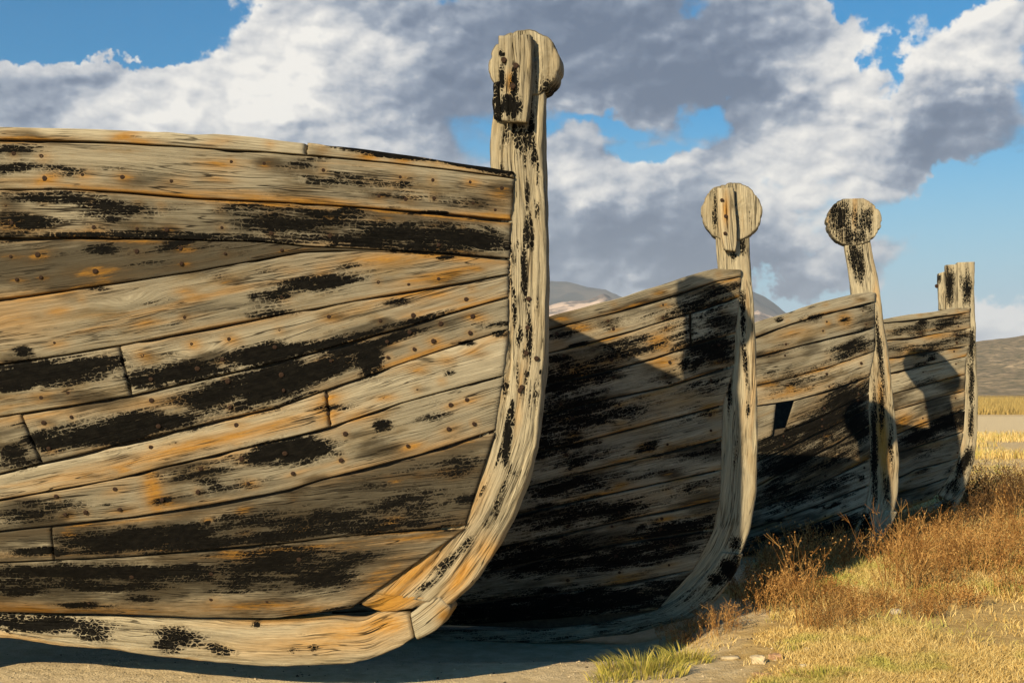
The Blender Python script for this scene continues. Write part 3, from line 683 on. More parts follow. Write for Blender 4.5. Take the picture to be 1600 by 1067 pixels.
stem2 = [((1119,365),(1172,365)),((1120,400),(1172,400)),((1122,420),(1173,420)),((1126,470),(1177,470)),((1128,540),(1180,540)),((1124,600),(1182,620)),((1118,680),(1184,700)),((1112,750),(1182,770)),((1105,810),(1172,830)),((1088,850),(1157,868)),((1070,885),(1126,902)),((1050,915),(1088,932)),((1030,945),(1046,954))]
timber(b2, 'stem', stem2, M_STEM2, tar=pmarks(b2, [(1162,500,4,40,0,1.0),(1164,560,4,40,4,.95),(1160,470,5,20,0,.9),(1162,385,6,14,0,.8),(1140,620,5,30,0,.7),(1168,640,3,14,0,.7),(1150,700,5,30,0,.4),(1148,400,6,8,0,.8),(1150,850,10,14,0,.8)]), seed=21, k=24, cracks=18)
timber(b2, 'forefoot', [((1128,862),(1160,866)),((1108,888),(1154,884)),((1085,912),(1142,908)),((1058,935),(1122,938)),((1020,955),(1085,966)),((950,972),(980,992)),((850,984),(850,1006)),((500,985),(500,1005)),((100,985),(100,1005))], M_STEM2, tar=pmarks(b2, [(1140,890,9,14,30,1.1),(1120,905,8,6,0,.8)]), seed=22, half=.082, base_tar_shade=.38, base_dirt=.25)  # overall tar also darkens this keel timber to paint in its shade
disc_head(b2, 1143, 331, 47, 46, M_STEM, half=.08, seed=12, tar=pmarks(b2, [(1117,330,4,30,0,.9),(1140,300,3,6,0,.5),(1170,340,3,14,0,.5)]))
bl2 = block(b2, 'head_cleat', [((1120,294),(1146,293)),((1121,320),(1148,320)),((1123,350),(1150,350)),((1126,375),(1151,378)),((1131,390),(1149,392))], .055, .083, M_STEM2, rust=pmarks(b2, [(1134,332,5,22,0,.9)]), seed=24)
for p in ((1128,313),(1134,338),(1133,365)): bolt(b2, *p, .140, .9, bl2)
mirror_stern(b2, stem2, M_STEM2)

# =============== third boat
in3 = [(1369,462),(1369,540),(1360,590),(1359,650),(1361,720),(1357,780),(1344,815),(1318,850),(1250,872)]
b3 = setup_boat(11.0, (1372, 480), 10, 3.3, 1.02, in3, (1366, 460), 'rowing_boat', 'third boat from the front, hole in its side, black patched head on leaning stem')
b3.fine_to = 2.0; b3.fine = .022; b3.nv = 10; b3.gap = .005
seams3 = [
 [(1178,502),(1225,487),(1271,474),(1330,460),(1358,456),(1369,457)],
 [(1180,527),(1235,507),(1290,491),(1368,471)],
 [(1181,558),(1240,543),(1305,527),(1368,511)],
 [(1184,602),(1230,592),(1291,575),(1368,548)],
 [(1186,634),(1240,626),(1291,612),(1360,588)],
 [(1185,690),(1230,672),(1277,655),(1359,612)],
 [(1185,719),(1230,700),(1277,677),(1358,638)],
 [(1185,758),(1262,717),(1359,664)],
 [(1184,795),(1262,765),(1361,716)],
 [(1181,823),(1277,789),(1360,756)],
 [(1184,848),(1262,822),(1354,788)],
 [(1184,880),(1262,866),(1330,842)]]
tar3 = marks(b3, [(1220,545,40,8,12,.5),(1250,590,60,14,14,.7),(1330,545,40,14,16,1.0),(1340,520,30,8,14,.6),(1240,615,60,8,10,.5),(1320,625,50,25,28,1.2),(1290,660,60,25,28,1.2),(1220,690,50,20,25,1.1),(1340,660,30,30,20,1.1),(1240,720,70,14,25,1.1),(1310,710,60,14,25,.9),(1220,760,50,10,20,.9),(1300,760,60,12,22,.8),(1250,775,70,14,20,.9),(1320,780,40,8,20,.6),(1290,830,80,16,18,1.2),(1200,840,40,10,10,.8)], .82)
rust3 = marks(b3, [(1320,500,12,10,0,1.0),(1240,520,30,8,10,.7),(1240,612,50,8,10,.8),(1200,600,20,8,0,.8),(1290,720,30,8,20,.7),(1350,715,14,8,0,.8),(1250,650,60,8,28,.5),(1270,745,80,8,22,.4)])
dirt3 = marks(b3, [(1290,690,140,100,0,.4),(1250,830,120,40,0,.6)])
hole_a, hole_b = hull_hit(b3, 1246, 640), hull_hit(b3, 1196, 640)
# strake 4 is broken away between two stations
build_planks(b3, seams3, {4: [((1240,624),(1224,664)), ((1214,630),(1208,676))]}, M_PLANK2, tar3, rust3, dirt3, [hull_hit(b3, x, 600)[0] for x in (1345, 1290, 1230)], nails='stuff', skip={(4, 1)})
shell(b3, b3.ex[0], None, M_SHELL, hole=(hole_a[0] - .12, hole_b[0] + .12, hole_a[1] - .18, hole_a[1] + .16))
stem3 = [((1319,378),(1360,372)),((1323,405),(1364,400)),((1328,440),(1371,430)),((1330,456),(1375,454)),((1338,520),(1384,520)),((1345,600),(1393,600)),((1350,660),(1400,660)),((1353,720),(1406,720)),((1352,770),(1404,768)),((1345,800),(1396,800)),((1330,835),(1372,838)),((1305,860),(1340,868))]
timber(b3, 'stem', stem3, M_STEM2, tar=pmarks(b3, [(1340,410,12,28,10,.95),(1376,560,4,60,4,.9),(1384,500,3,30,0,.7),(1378,640,4,40,0,.9),(1392,700,5,40,0,.75),(1385,760,6,30,0,.8),(1366,700,5,80,0,1.1),(1352,830,10,30,0,1.1)]), rust=pmarks(b3, [(1380,690,9,70,3,1.0),(1376,620,6,30,0,.8)]), seed=31, k=18, cracks=12)
timber(b3, 'forefoot', [((1383,797),(1402,800)),((1370,820),(1394,822)),((1352,845),(1372,848)),((1335,862),(1345,872))], M_STEM2, seed=32, half=.085)
disc_head(b3, 1334, 346, 42, 38.5, M_STEM2, half=.085, seed=15, tar=pmarks(b3, [(1312,345,20,32,0,.85),(1348,348,18,28,0,.75),(1330,370,30,14,0,.8)]), flat_top=.93)
mirror_stern(b3, stem3, M_STEM2)

# =============== fourth boat
in4 = [(1517,484),(1513,520),(1509,580),(1508,640),(1506,680),(1496,730),(1481,755),(1456,781),(1390,805)]
b4 = setup_boat(13.7, (1520, 500), 10, 3.3, 1.0, in4, (1516, 483), 'rowing_boat', 'farthest plank boat, its stem a square post broken into steps with no round head')
b4.fine_to = 1.6; b4.fine = .026; b4.nv = 9; b4.gap = .005
seams4 = [
 [(1383,497),(1445,487),(1487,480),(1517,480)],
 [(1383,505),(1445,498),(1517,488)],
 [(1386,532),(1431,527),(1517,513)],
 [(1389,560),(1431,553),(1516,540)],
 [(1392,583),(1411,578),(1511,557)],
 [(1397,615),(1450,600),(1509,585)],
 [(1403,640),(1450,626),(1509,610)],
 [(1404,677),(1431,665),(1508,640)],
 [(1409,705),(1460,688),(1506,674)],
 [(1409,744),(1431,733),(1498,716)],
 [(1409,769),(1450,757),(1484,744)],
 [(1409,797),(1456,781)]]
tar4 = marks(b4, [(1420,515,50,8,8,.75),(1480,505,40,10,8,.85),(1410,545,30,8,8,.7),(1460,540,40,8,10,.8),(1500,525,20,8,0,.9),(1450,595,30,8,8,.6),(1490,655,40,12,18,1.1),(1440,680,40,12,18,1.1),(1440,715,40,6,12,.5),(1480,690,30,6,10,.5)])
rust4 = marks(b4, [(1425,550,14,8,0,.9),(1412,655,14,12,0,.9),(1440,665,16,8,0,.9),(1470,650,60,6,14,.6),(1410,560,20,4,0,.6)])
build_planks(b4, seams4, {}, M_PLANK, tar4, rust4, [], [hull_hit(b4, x, 600)[0] for x in (1495, 1440)], nails='stuff', nail_r=1.2)
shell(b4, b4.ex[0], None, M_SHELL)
stem4 = [((1496,410),(1523,409)),((1496,440),(1523,440)),((1497,480),(1524,478)),((1498,540),(1526,540)),((1499,600),(1528,610)),((1497,660),(1528,670)),((1490,705),(1524,718)),((1476,742),(1511,758)),((1458,768),(1492,788))]
timber(b4, 'stem', stem4, M_STEM2, tar=pmarks(b4, [(1510,450,9,26,0,.9),(1518,540,5,30,0,1.0),(1518,600,4,40,0,1.0),(1517,660,4,30,0,1.0),(1508,720,8,24,-25,1.1),(1490,760,10,14,-40,.9)]), seed=41)
timber(b4, 'broken_post', [((1478,414),(1497,413)),((1478,450),(1497,450)),((1479,484),(1498,484))], M_STEM2, tar=pmarks(b4, [(1484,445,6,28,0,1.1)]), seed=42, half=.065)
timber(b4, 'splintered_post', [((1467,427),(1477,424)),((1467,450),(1477,450)),((1468,484),(1478,484))], M_STEM2, tar=pmarks(b4, [(1469,435,3,10,0,.8)]), seed=43, half=.06)
bolt(b4, 1464, 447, .03, 1.6)
timber(b4, 'forefoot', [((1492,776),(1510,762)),((1470,785),(1500,786)),((1445,795),(1480,806)),((1400,805),(1430,818)),((1200,812),(1200,828))], M_STEM2, tar=pmarks(b4, [(1480,790,14,8,30,.9)]), seed=44, half=.075)
mirror_stern(b4, stem4, M_STEM2)

# ------------------------------------------------------------------ ground
def gheight(x, y):
    x = np.asarray(x, float); y = np.asarray(y, float)
    h = .035 * np.sin(x * 1.3 + y * .7) + .025 * np.sin(x * 2.9 - y * 1.9 + 1) 
    near = np.clip(1 - (y - 4) / 30, 0.1, 1)
    h = h * .5 * near * np.where(y < 8.5, .25, 1)
    # a low bank of earth where the weeds grow beside the boats
    bank = np.exp(-((y - (9.6 + (x - 3.0) * 1.3)) / 1.8) ** 2) * np.clip((x - 1.2) / 2, 0, 1) * .05
    sm = lambda v: np.clip(v, 0, 1) ** 2 * (3 - 2 * np.clip(v, 0, 1))
    hollow = -.19 * sm((y - 6.75) / .9) * sm((11 - y) / 2) * sm((1.45 - x) / .7) * sm((x + 9) / 3)      # scoured hollow the second boat lies in
    return h + bank + hollow
gm, t = new_mat('sandy_ground')
oc = t.new('ShaderNodeNewGeometry').outputs['Position']
n1, n2, n3 = t.noise(oc, .9, 6, .6), t.noise(oc, 9, 6, .65), t.noise(oc, 90, 4, .6)
sand = t.mix(t.step(n2, .3, .7), (.44, .345, .205), (.60, .485, .31))
soil = t.mix(t.step(n2, .3, .7), (.36, .235, .085), (.52, .37, .155))
sx = t.new('ShaderNodeSeparateXYZ'); t.put(sx.inputs[0], oc)
edge = t.m('SUBTRACT', sx.outputs[0], t.m('MULTIPLY_ADD', t.m('SUBTRACT', sx.outputs[1], 6.0), .25, .85))
gr = t.step(t.m('ADD', edge, t.m('MULTIPLY', t.m('SUBTRACT', t.noise(oc, 1.6, 5, .65), .5), 2.0)), -.2, .5)
far = t.step(sx.outputs[1], 18, 30)
patch = t.step(t.m('ADD', n1, t.m('MULTIPLY', t.m('SUBTRACT', n2, .5), .4)), .44, .60)
gr = t.m('MULTIPLY', gr, t.m('SUBTRACT', 1.0, t.m('MULTIPLY', far, .7)))
col = t.mix(gr, sand, soil)
# beyond the boats: track and dry fields
yy = t.m('ADD', sx.outputs[1], t.m('MULTIPLY', t.m('SUBTRACT', t.noise(oc, .12, 3), .5), 9))
track = t.m('MULTIPLY', t.step(yy, 40, 43), t.step(yy, 78, 70))
col = t.mix(t.m('MULTIPLY', track, .85), col, (.62, .50, .31))
field = t.step(yy, 84, 92)
fcol = t.mix(t.step(t.noise(t.scalev(oc, (.012, .05, 1)), 1.0, 5, .6), .35, .65), (.42, .27, .085), (.16, .14, .065))
col = t.mix(field, col, fcol)
peb = t.step(t.vor(oc, 55, 'F1'), .22, .10)
pebg = t.step(t.noise(oc, 2.2, 3), .52, .66)
col = t.mix(t.m('MULTIPLY', t.m('MULTIPLY', peb, pebg), .55), col, (.13, .10, .07))
hh = t.m('ADD', t.m('MULTIPLY', n2, .6), t.m('ADD', t.m('MULTIPLY', n3, .25), t.m('MULTIPLY', t.m('MULTIPLY', peb, pebg), .3)))
principled(t, col, .95, bump(t, hh, 1.0, .045), spec=.1)
ys = np.concatenate([np.linspace(-30, 3, 12), np.linspace(3.2, 30, 180), np.geomspace(31, 9000, 60)])
xs = np.concatenate([-np.geomspace(9000, 7, 40), np.linspace(-6.8, 16, 190), np.geomspace(16.5, 9000, 46)])
X, Y = np.meshgrid(xs, ys)
V = np.stack([X, Y, gheight(X, Y)], -1).reshape(-1, 3); idx = np.arange(X.size).reshape(X.shape)
Fq = np.stack([idx[:-1, :-1], idx[:-1, 1:], idx[1:, 1:], idx[1:, :-1]], -1).reshape(-1, 4)
tag(mesh_obj('ground', V, Fq, gm), kind='structure')

# ------------------------------------------------------------------ hills and mountain
def ridge(name, dist, depth, prof, mat, rough, nx=220, ny=40, seed=0):
    px = np.linspace(prof[0][0], prof[-1][0], nx); yt = interp(px, prof)
    V = np.zeros((ny, nx, 3))
    for i, u in enumerate(np.linspace(0, 1, ny)):
        d = dist + depth * (u - 1) if u < 1 else dist
        ramp = (u ** 1.25)
        for j in range(nx):
            dr = ray(px[j], 612); dr = dr / dr[1]
            H = (612 - yt[j]) / F * dist
            x, y = dr[0] * d, d
            nz = mnoise.fractal(Vector((x / dist * 14 + seed, y / dist * 14, seed)), 1, 2, 6)
            rv = abs(mnoise.fractal(Vector((x / dist * 22 + seed, y / dist * 7, 3 + seed)), 1, 2, 4))
            V[i, j] = (x, y, max(-2, H * ramp + (nz * rough - rv * rough * 1.2) * H * math.sin(math.pi * min(u, .93)) + nz * H * .03 * u))
    back = V[-1].copy(); back[:, 1] += depth * .6; back[:, 2] = -2
    V = np.vstack([V.reshape(-1, 3), back]); idx = np.arange((ny + 1) * nx).reshape(ny + 1, nx)
    Fq = np.stack([idx[:-1, :-1], idx[:-1, 1:], idx[1:, 1:], idx[1:, :-1]], -1).reshape(-1, 4)
    return tag(mesh_obj(name, V, Fq, mat), kind='structure')
def hill_mat(name, a, b_, pale_tone, sc, rk=(.55, .68)):
    m, t = new_mat(name); oc = t.new('ShaderNodeNewGeometry').outputs['Position']
    n = t.noise(oc, sc, 8, .65); n2_ = t.noise(t.scalev(oc, (1, 1, 2.5)), sc * .35, 5, .6)
    c = t.mix(t.step(n, .38, .62), a, b_); c = t.mix(t.step(n2_, *rk), c, pale_tone)
    principled(t, c, 1.0, spec=.0); return m
mm = hill_mat('mountain_cloud_shade', (.030, .036, .034), (.06, .06, .055), (.10, .09, .08), .004, (.50, .60))  # dark colours paint in the cloud shadow lying over the mountain
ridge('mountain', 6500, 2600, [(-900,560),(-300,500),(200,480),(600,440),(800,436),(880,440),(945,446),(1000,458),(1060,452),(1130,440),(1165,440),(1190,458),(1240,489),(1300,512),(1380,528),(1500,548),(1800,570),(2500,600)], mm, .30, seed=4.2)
mm3 = hill_mat('sunlit_ridge_tone', (.075, .07, .065), (.22, .17, .14), (.52, .40, .32), .022, (.46, .56))  # pale patches paint in sunlight on the slope before the shaded mountain
ridge('foothill', 4200, 1200, [(500,575),(700,520),(800,495),(850,483),(880,473),(910,465),(945,456),(964,468),(985,484),(1020,505),(1080,530),(1150,505),(1185,482),(1215,497),(1240,512),(1330,560),(1500,600)], mm3, .10, seed=9.1)
mm2 = hill_mat('dry_hillside', (.12, .112, .08), (.26, .205, .14), (.40, .31, .21), .16)
ridge('hill', 1100, 600, [(1250,608),(1360,588),(1440,562),(1500,543),(1530,532),(1600,520),(1750,505),(2200,470),(2600,480)], mm2, .12, seed=2.2)

# ------------------------------------------------------------------ grass, reeds, weeds
def blades(name, P, H, W, lean, mats, seed=0, bend=.5, kind='stuff', parent=None, segs=2):
    n = len(P); r = np.random.default_rng(seed)
    a = r.uniform(0, 2 * math.pi, n); dirv = np.stack([np.cos(a), np.sin(a), 0 * a], -1)
    fa = r.uniform(0, math.pi, n); side = np.stack([np.cos(fa), np.sin(fa), 0 * fa], -1) * W[:, None] / 2
    ln = lean * r.uniform(.2, 1.5, n)
    mid = P + np.stack([dirv[:, 0] * ln * H * .35, dirv[:, 1] * ln * H * .35, H * .58], -1)
    tip = P + np.stack([dirv[:, 0] * ln * H, dirv[:, 1] * ln * H, H * (1 - bend * .3 * ln)], -1)
    V = np.stack([P - side, P + side, mid + side * .7, mid - side * .7, tip], 1).reshape(-1, 3)
    k = np.arange(n)[:, None] * 5
    tris = np.concatenate([k + [0, 1, 2], k + [0, 2, 3], k + [3, 2, 4]], 0)
    tint = np.repeat(r.uniform(0, 1, n), 5)
    o = mesh_obj(name, V, tris, mats, parent, True, None, {'tint': tint})
    if kind: tag(o, kind=kind)
    return o
def grass_mat(name, cols, green=None, gs=.0):
    m, t = new_mat(name); tint = t.attr('tint'); oc = t.new('ShaderNodeNewGeometry').outputs['Position']
    c = t.ramp(tint, [(i / (len(cols) - 1), q) for i, q in enumerate(cols)])
    if green: c = t.mix(t.m('MULTIPLY', t.step(t.noise(oc, 1.4, 4, .6), .50, .66), gs), c, green)
    b = t.new('ShaderNodeBsdfDiffuse'); t.put(b.inputs[0], c); tr = t.new('ShaderNodeBsdfTranslucent'); t.put(tr.inputs[0], c)
    mx = t.new('ShaderNodeMixShader'); mx.inputs[0].default_value = .3; t.l.new(b.outputs[0], mx.inputs[1]); t.l.new(tr.outputs[0], mx.inputs[2])
    o = t.new('ShaderNodeOutputMaterial'); t.l.new(mx.outputs[0], o.inputs[0]); return m
M_STRAW = grass_mat('dry_grass', [(.33, .21, .065), (.58, .42, .16), (.74, .59, .28), (.48, .32, .10)], (.36, .37, .085), .85)
M_GREEN = grass_mat('green_gold_grass', [(.16, .17, .035), (.36, .33, .07), (.52, .42, .12)])
M_WEED = grass_mat('brown_weed', [(.13, .062, .020), (.30, .145, .045), (.52, .32, .12), (.21, .095, .030)])
M_WEED_SHADE = grass_mat('weed_shade_tone', [(.045, .028, .016), (.11, .062, .028), (.19, .115, .050), (.07, .040, .020)])  # darker copy of the weed colours, the boats' shade painted in
M_REED = grass_mat('reed_gold', [(.33, .24, .09), (.43, .32, .12), (.38, .29, .12)])

def noise2(x, y, sc, seed=0, octv=3):
    return np.array([mnoise.fractal(Vector((a * sc + seed, b_ * sc, seed)), 1, 2, octv) for a, b_ in zip(x, y)])
N = 330000
yv = 1.5 * F / (rng.uniform(0, 1, N) ** .8 * 400 + 90); xv = rng.uniform(-.08, .62, N) * yv
keep = yv < 29; xv, yv = xv[keep], yv[keep]
edge_ = xv - (.85 + (yv - 6.0) * .25)
keepn = noise2(xv, yv, .8, 3.1)
keep = (edge_ + keepn * 1.3 > .05) & (rng.uniform(0, 1, len(xv)) < np.clip(.72 + keepn * 2.0, .05, 1))
xv, yv, keepn = xv[keep], yv[keep], keepn[keep]
tall = np.clip(noise2(xv, yv, 1.5, 8.0) + .30, 0, 1)
bank = np.exp(-((yv - (9.3 + (xv - 3.0) * 1.25)) / 1.6) ** 2) * np.clip((xv - 1.5) / 1.0, 0, 1)      # ranker growth beside the boats
H = (.022 + .045 * tall * rng.uniform(.4, 1.4, len(xv)) + bank * .075 * rng.uniform(.2, 1.3, len(xv))) * (1 + .5 * np.clip((yv - 8) / 8, 0, 1))
P = np.stack([xv, yv, gheight(xv, yv) - .004], -1)
blades('dry_grass', P, H, (.0018 + .00042 * yv) * rng.uniform(.7, 1.5, len(xv)), .9, M_STRAW, 1)
# sparse blades on the sand
n = 5000; yv = rng.uniform(6, 9, n); xv = rng.uniform(.3, 1.6, n) + (yv - 6) * .3
k2 = noise2(xv, yv, 2.2, 5.0) > .28; P = np.stack([xv, yv, gheight(xv, yv)], -1)[k2]
blades('sparse_grass', P, rng.uniform(.02, .06, len(P)), np.full(len(P), .004), 1.0, M_STRAW, 2)
# reed bed across the track
n = 60000; yv = rng.uniform(80, 112, n); xv = rng.uniform(20, 62, n) * yv / 90
blades('reed_bed', np.stack([xv, yv, 0 * xv], -1), (.55 + .5 * np.clip((yv - 80) / 14, 0, 1)) * rng.uniform(.6, 1.2, n), rng.uniform(.03, .07, n), .35, M_REED, 3)
n = 16000; yv = rng.uniform(27, 41, n); xv = rng.uniform(.30, .55, n) * yv
k2 = noise2(xv, yv, .25, 1.0) > -.05; P = np.stack([xv, yv, gheight(xv, yv)], -1)[k2]
blades('verge_grass', P, rng.uniform(.12, .30, len(P)), rng.uniform(.012, .03, len(P)), .5, M_STRAW, 4)

# dry weeds: many branching stalks with seed heads
def weed_mesh(seed, stalks, height, spread, leafy):
    r = random.Random(seed); V, Fc, TI = [], [], []
    def seg(p, q, w0, w1, ti):
        k = len(V); d = (q - p); a = d.cross(Vector((r.uniform(-1, 1), r.uniform(-1, 1), .2))).normalized(); b_ = d.cross(a).normalized()
        for (c, w_) in ((p, w0), (q, w1)):
            for i in range(3):
                th = i * 2.0944; V.append(c + a * math.cos(th) * w_ + b_ * math.sin(th) * w_); TI.append(ti)
        for i in range(3): j = (i + 1) % 3; Fc.append((k + i, k + j, k + 3 + j)); Fc.append((k + i, k + 3 + j, k + 3 + i))
    def flake(p, sz, ti):
        k = len(V); a = Vector((r.gauss(0, 1), r.gauss(0, 1), r.gauss(0, 1))).normalized(); b_ = a.orthogonal().normalized()
        for s in (a * sz, b_ * sz * .6, -a * sz, -b_ * sz * .6): V.append(p + s); TI.append(ti)
        Fc.append((k, k + 1, k + 2)); Fc.append((k, k + 2, k + 3))
    for i in range(stalks):
        ang = r.uniform(0, 6.283); rad = spread * math.sqrt(r.random()) * .55
        p = Vector((math.cos(ang) * rad, math.sin(ang) * rad, -.02)); h = height * r.uniform(.45, 1.1) * (1 - .35 * rad / spread)
        lean = Vector((math.cos(ang), math.sin(ang), 0)) * r.uniform(.05, .5) + Vector((r.gauss(0, .12), r.gauss(0, .12), 0))
        ti = r.random(); n = 4; w0 = .0022 * r.uniform(.7, 1.5)
        for k in range(n):
            d = (Vector((0, 0, 1)) + lean * (.4 + k * .35)); d = d.normalized() * h / n
            q = p + d + Vector((r.gauss(0, .012), r.gauss(0, .012), 0))
            seg(p, q, w0 * (1 - k * .18), w0 * (1 - (k + 1) * .18), ti)
            if k >= 1:
                for _ in range(r.choice((1, 2, 2, 3))):
                    bd = (d.normalized() + Vector((r.gauss(0, .8), r.gauss(0, .8), r.uniform(0, .5)))).normalized() * h * r.uniform(.12, .28)
                    e = q + bd; seg(q, e, w0 * .6, w0 * .35, ti)
                    if r.random() < .7: flake(e, r.uniform(.003, .0075), min(1, ti + .2))
                    for _ in range(leafy): flake(q + bd * r.random() + Vector((r.gauss(0, .012), r.gauss(0, .012), r.gauss(0, .012))), r.uniform(.003, .010), r.random())
            p = q
        flake(p, r.uniform(.004, .009), .8)
    me = bpy.data.meshes.new('dry_weed'); me.from_pydata([tuple(v) for v in V], [], Fc)
    at = me.attributes.new('tint', 'FLOAT', 'POINT'); at.data.foreach_set('value', np.array(TI, dtype=np.float32))
    me.materials.append(M_WEED); return me
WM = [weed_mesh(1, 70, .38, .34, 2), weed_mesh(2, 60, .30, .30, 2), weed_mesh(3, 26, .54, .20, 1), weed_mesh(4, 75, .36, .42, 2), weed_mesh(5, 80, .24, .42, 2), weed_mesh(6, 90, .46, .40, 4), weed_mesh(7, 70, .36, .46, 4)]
for me_ in WM[5:]: me_.materials.clear(); me_.materials.append(M_WEED_SHADE)
def weed(px, py, k, sc, label, group=None, tone=None):
    p = on_ground(px, py); z = float(gheight(p[0], p[1]))
    p = on_ground(px, py, z)
    o = bpy.data.objects.new('dry_weed', WM[k]); COL.objects.link(o)
    o.location = (p[0], p[1], z - .01); o.rotation_euler = (0, 0, random.uniform(0, 6.28)); o.scale = (sc, sc, sc * random.uniform(.9, 1.15))
    return tag(o, label, 'weed', group or 'dry weeds growing along the boats')
weed(1268, 978, 2, 1.15, 'tall thin brown weed with seed heads standing alone before the second boat')
weed(1300, 985, 0, .8, 'low sprawling brown weed at the foot of the tall thin one')
weed(1400, 932, 2, 1.35, 'tall spindly brown weed below the forefoot of the third boat')
weed(1452, 925, 3, 1.0, 'broad rust brown weed right of the tall spindly one')
weed(1535, 900, 3, 1.15, 'widest rust brown weed mound near the right edge')
weed(1590, 930, 1, 1.1, 'brown weed cut by the right edge of the picture, lower one')
weed(1600, 850, 0, 1.3, 'brown weed cut by the right edge of the picture, upper one')
weed(1125, 988, 3, .62, 'grey brown weed in shade touching the right side of the second boat forefoot')
weed(1060, 1004, 4, .55, 'low grey weed in shade nearest the green tuft, before the second boat keel')
weed(1085, 985, 4, .6, 'grey brown weed in shade at the forefoot of the second boat')
weed(1045, 985, 4, .45, 'small grey weed in shade left of the second boat forefoot')
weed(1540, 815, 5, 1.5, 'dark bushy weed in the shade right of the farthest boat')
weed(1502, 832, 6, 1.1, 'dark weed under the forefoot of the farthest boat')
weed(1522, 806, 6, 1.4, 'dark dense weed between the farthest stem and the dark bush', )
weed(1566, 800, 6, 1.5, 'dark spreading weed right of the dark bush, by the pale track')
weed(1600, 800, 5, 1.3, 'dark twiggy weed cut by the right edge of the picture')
weed(1580, 790, 2, 1.5, 'tall open weed beyond the dark bush by the farthest boat')
gshade = 'shaded weeds filling the gap between second and third boat'
lshade = 'dark brown weed in shade packed between the second and third boats'
for (x, y, k, s) in [(1180,935,0,1.0),(1215,915,1,1.2),(1250,905,0,1.1),(1290,895,0,1.1),(1330,885,1,1.1),(1200,955,3,.8),(1235,940,1,1.0),(1270,935,4,1.0),(1310,870,4,1.0),(1340,868,1,1.0),(1230,890,4,1.1)]:
    weed(x, y, k, s, lshade, gshade)
gs3 = 'shaded weeds under the farthest boat'; ls3 = 'dark weed in shade below the hull of the farthest boat'
for (x, y, k, s) in [(1415,825,4,1.1),(1440,832,1,1.0),(1465,822,4,1.2),(1400,838,0,.9),(1480,838,1,1.0),(1430,845,4,1.0)]:
    weed(x, y, k, s, ls3, gs3)
gs2 = 'sunlit brown weeds on the bank right of the third boat'; ls2 = 'rust brown weed in the sunlit thicket right of the third boat'
for (x, y, k, s) in [(1360,950,4,.8),(1340,970,4,.7),(1430,960,4,.8),(1480,945,4,.9),(1500,905,1,1.2),(1420,900,1,1.1),(1470,885,0,1.2),(1520,870,4,1.2),(1560,865,0,1.2),(1440,868,1,1.2),(1580,890,4,1.2),(1400,880,4,1.2)]:
    weed(x, y, k, s, ls2, gs2)
# green-gold tuft on the sand, and small ones
def tuft(px, py, n, r, h, label, seed):
    p = on_ground(px, py); rr = np.random.default_rng(seed)
    a = rr.uniform(0, 6.283, n); q = r * np.sqrt(rr.uniform(0, 1, n))
    P = np.stack([np.cos(a) * q, np.sin(a) * q * .7, 0 * a], -1)
    o = blades('grass_tuft', P, h * rr.uniform(.4, 1.2, n) * (1.1 - .5 * q / r), rr.uniform(.003, .006, n), .7, M_GREEN, seed, kind=None)
    o.location = (p[0], p[1], float(gheight(p[0], p[1]))); return tag(o, label, 'grass tuft', 'green grass tufts on the sand')
tuft(1005, 1050, 620, .24, .13, 'largest yellow green grass tuft on the sand at the bottom', 1)
tuft(955, 1062, 160, .13, .08, 'small grass tuft left of the largest one at the bottom edge', 2)
tuft(1065, 1030, 420, .18, .10, 'low grass tuft right of the largest one, before the shaded weeds', 3)
tuft(1290, 1062, 500, .22, .07, 'short green grass patch at the bottom right of the stones', 4)

# stones and litter
def stone(name, px, py, sx_, sy_, sz_, col, label, cat, seed, squared=.0):
    p = on_ground(px, py); r = np.random.default_rng(seed)
    V, Fc = [], []; nu, nv_ = 18, 12
    for i in range(nv_ + 1):
        ph = math.pi * i / nv_
        for j in range(nu):
            th = 2 * math.pi * j / nu; d = np.array([math.sin(ph) * math.cos(th), math.sin(ph) * math.sin(th), math.cos(ph)])
            if squared: d = np.sign(d) * np.abs(d) ** (1 - squared)
            V.append(d)
    V = np.array(V); V *= (1 + fbm(V, 1.5, 4, seed)[:, None] * .28); V *= [sx_, sy_, sz_]
    for i in range(nv_):
        for j in range(nu): Fc.append((i * nu + j, (i + 1) * nu + j, (i + 1) * nu + (j + 1) % nu, i * nu + (j + 1) % nu))
    o = mesh_obj(name, V, Fc, col, None, squared < .3); o.location = (p[0], p[1], float(gheight(p[0], p[1])) + sz_ * .55); o.rotation_euler = (0, 0, r.uniform(-.4, .4))
    return tag(o, label, cat)
M_STONE = plain('pale_stone', (.40, .33, .22), .95, 18, .25); M_BRICK = plain('old_brick', (.30, .18, .105), .95, 25, .3); M_LIT = plain('bleached_scrap', (.42, .37, .29), .8, 20, .2)
stone('stone', 1185, 1036, .042, .03, .028, M_STONE, 'squarish pale stone lying on the sand right of the grass tuft', 'stone', 3, .45)
stone('brick_fragment', 1212, 1030, .035, .03, .018, M_BRICK, 'reddish brick piece just right of the squarish pale stone', 'brick', 5, .4)
stone('brick_fragment', 1190, 1056, .05, .022, .012, M_BRICK, 'flat reddish brick piece lying below the squarish pale stone', 'brick', 6, .4)
stone('stone', 1140, 1028, .055, .022, .012, M_STONE, 'flat long pale stone left of the squarish one', 'stone', 7, .2)
stone('stone', 1262, 1020, .022, .018, .014, M_STONE, 'small pale pebble right of the bricks at the edge of the grass', 'stone', 8, .1)
stone('stone', 1255, 1044, .02, .018, .012, M_STONE, 'smallest pale pebble below the other one beside the bricks', 'stone', 9, .1)
stone('stone', 1400, 965, .05, .03, .022, M_LIT, 'whitish stone half sunk in the grass below the weeds', 'stone', 10, .2)
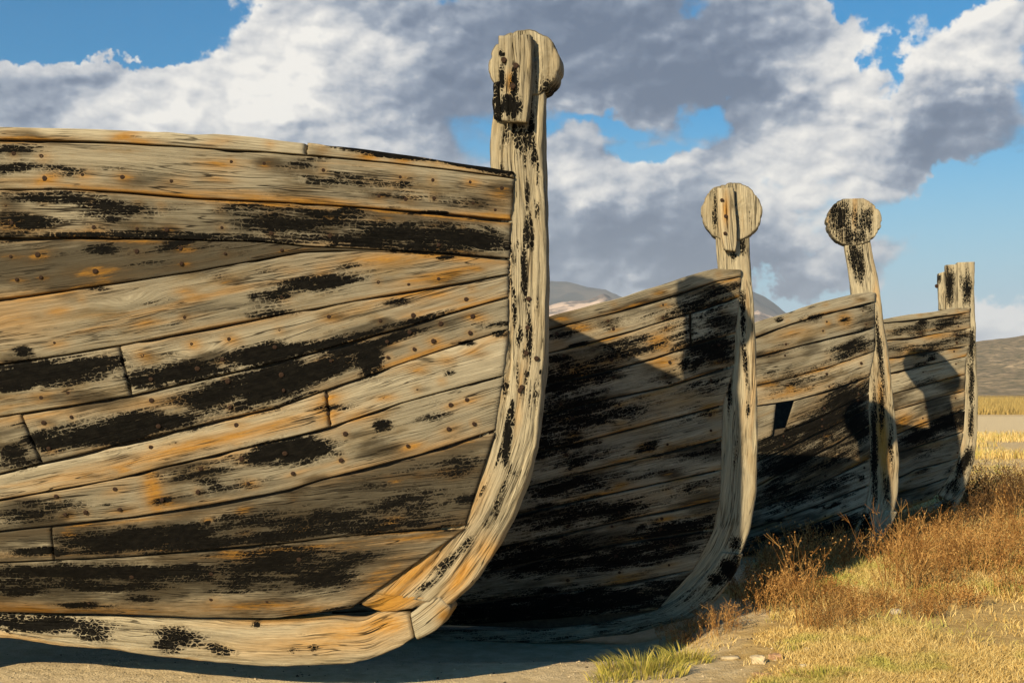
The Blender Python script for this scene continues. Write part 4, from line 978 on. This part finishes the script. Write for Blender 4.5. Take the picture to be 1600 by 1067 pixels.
stone('stone', 1500, 1062, .05, .03, .012, M_STONE, 'flat pale stone in the grass at the bottom right', 'stone', 11, .2)
def crumbs(name, n, seed, mat, lo, hi):
    r = np.random.default_rng(seed); V, Fc = [], []
    base = np.array([(1, 0, 0), (0, 1, 0), (-1, 0, 0), (0, -1, 0), (0, 0, 1), (0, 0, -1.)]); tri = [(0,1,4),(1,2,4),(2,3,4),(3,0,4),(1,0,5),(2,1,5),(3,2,5),(0,3,5)]
    c = 0
    while c < n:
        y = 1.5 * F / r.uniform(360, 470); x = r.uniform(-.45, .32) * y
        if mnoise.noise(Vector((x * 1.1, y * 1.1, seed))) < r.uniform(-.5, .4) - (.3 if x > .4 else 0): continue
        sz = lo + (hi - lo) * r.random() ** 4; k = len(V)
        q = base * (1 + r.uniform(-.35, .35, (6, 1))) * sz * [1, r.uniform(.6, 1), r.uniform(.4, .8)]
        a = r.uniform(0, 6.28); q = q @ np.array([[math.cos(a), math.sin(a), 0], [-math.sin(a), math.cos(a), 0], [0, 0, 1]])
        V += [tuple(p) for p in q + [x, y, float(gheight(x, y)) + sz * .2]]; Fc += [tuple(k + i for i in f) for f in tri]; c += 1
    tag(mesh_obj(name, V, Fc, mat, None, False), kind='stuff')
crumbs('gravel', 1900, 3, M_STONE, .002, .011); crumbs('dark_debris', 900, 4, M_SHELL, .002, .010)
# a timber chock carries the first boat's keel out on its left
pb = b1.o + b1.aft * 3.4; zc = 0.17
V = [(x * .35, y * .12, z * zc) for x in (-1, 1) for y in (-1, 1) for z in (0, 1.6)]
ck = mesh_obj('keel_chock', V, [(0,1,3,2),(4,6,7,5),(0,4,5,1),(2,3,7,6),(0,2,6,4),(1,5,7,3)], M_SHELL, None, False)
ck.location = (pb[0], pb[1], 0); tag(ck, 'squared timber chock under the keel of the nearest boat', 'timber')

# ------------------------------------------------------------------ air
HAZE = True
if HAZE:
    hm = bpy.data.materials.new('haze'); hm.use_nodes = True; hn = NT(hm.node_tree); hn.n.clear()
    pv = hn.new('ShaderNodeVolumePrincipled'); pv.inputs['Color'].default_value = (.72, .82, 1, 1); pv.inputs['Density'].default_value = 8.0e-5; pv.inputs['Anisotropy'].default_value = .0
    ho = hn.new('ShaderNodeOutputMaterial'); hn.l.new(pv.outputs[0], ho.inputs['Volume'])
    x0, x1, y0, y1, z0, z1 = -11000, 11000, -200, 11000, -3.5, 760
    V = [(x, y, z) for x in (x0, x1) for y in (y0, y1) for z in (z0, z1)]
    tag(mesh_obj('haze', V, [(0,1,3,2),(4,6,7,5),(0,4,5,1),(2,3,7,6),(0,2,6,4),(1,5,7,3)], hm, None, False), kind='stuff')
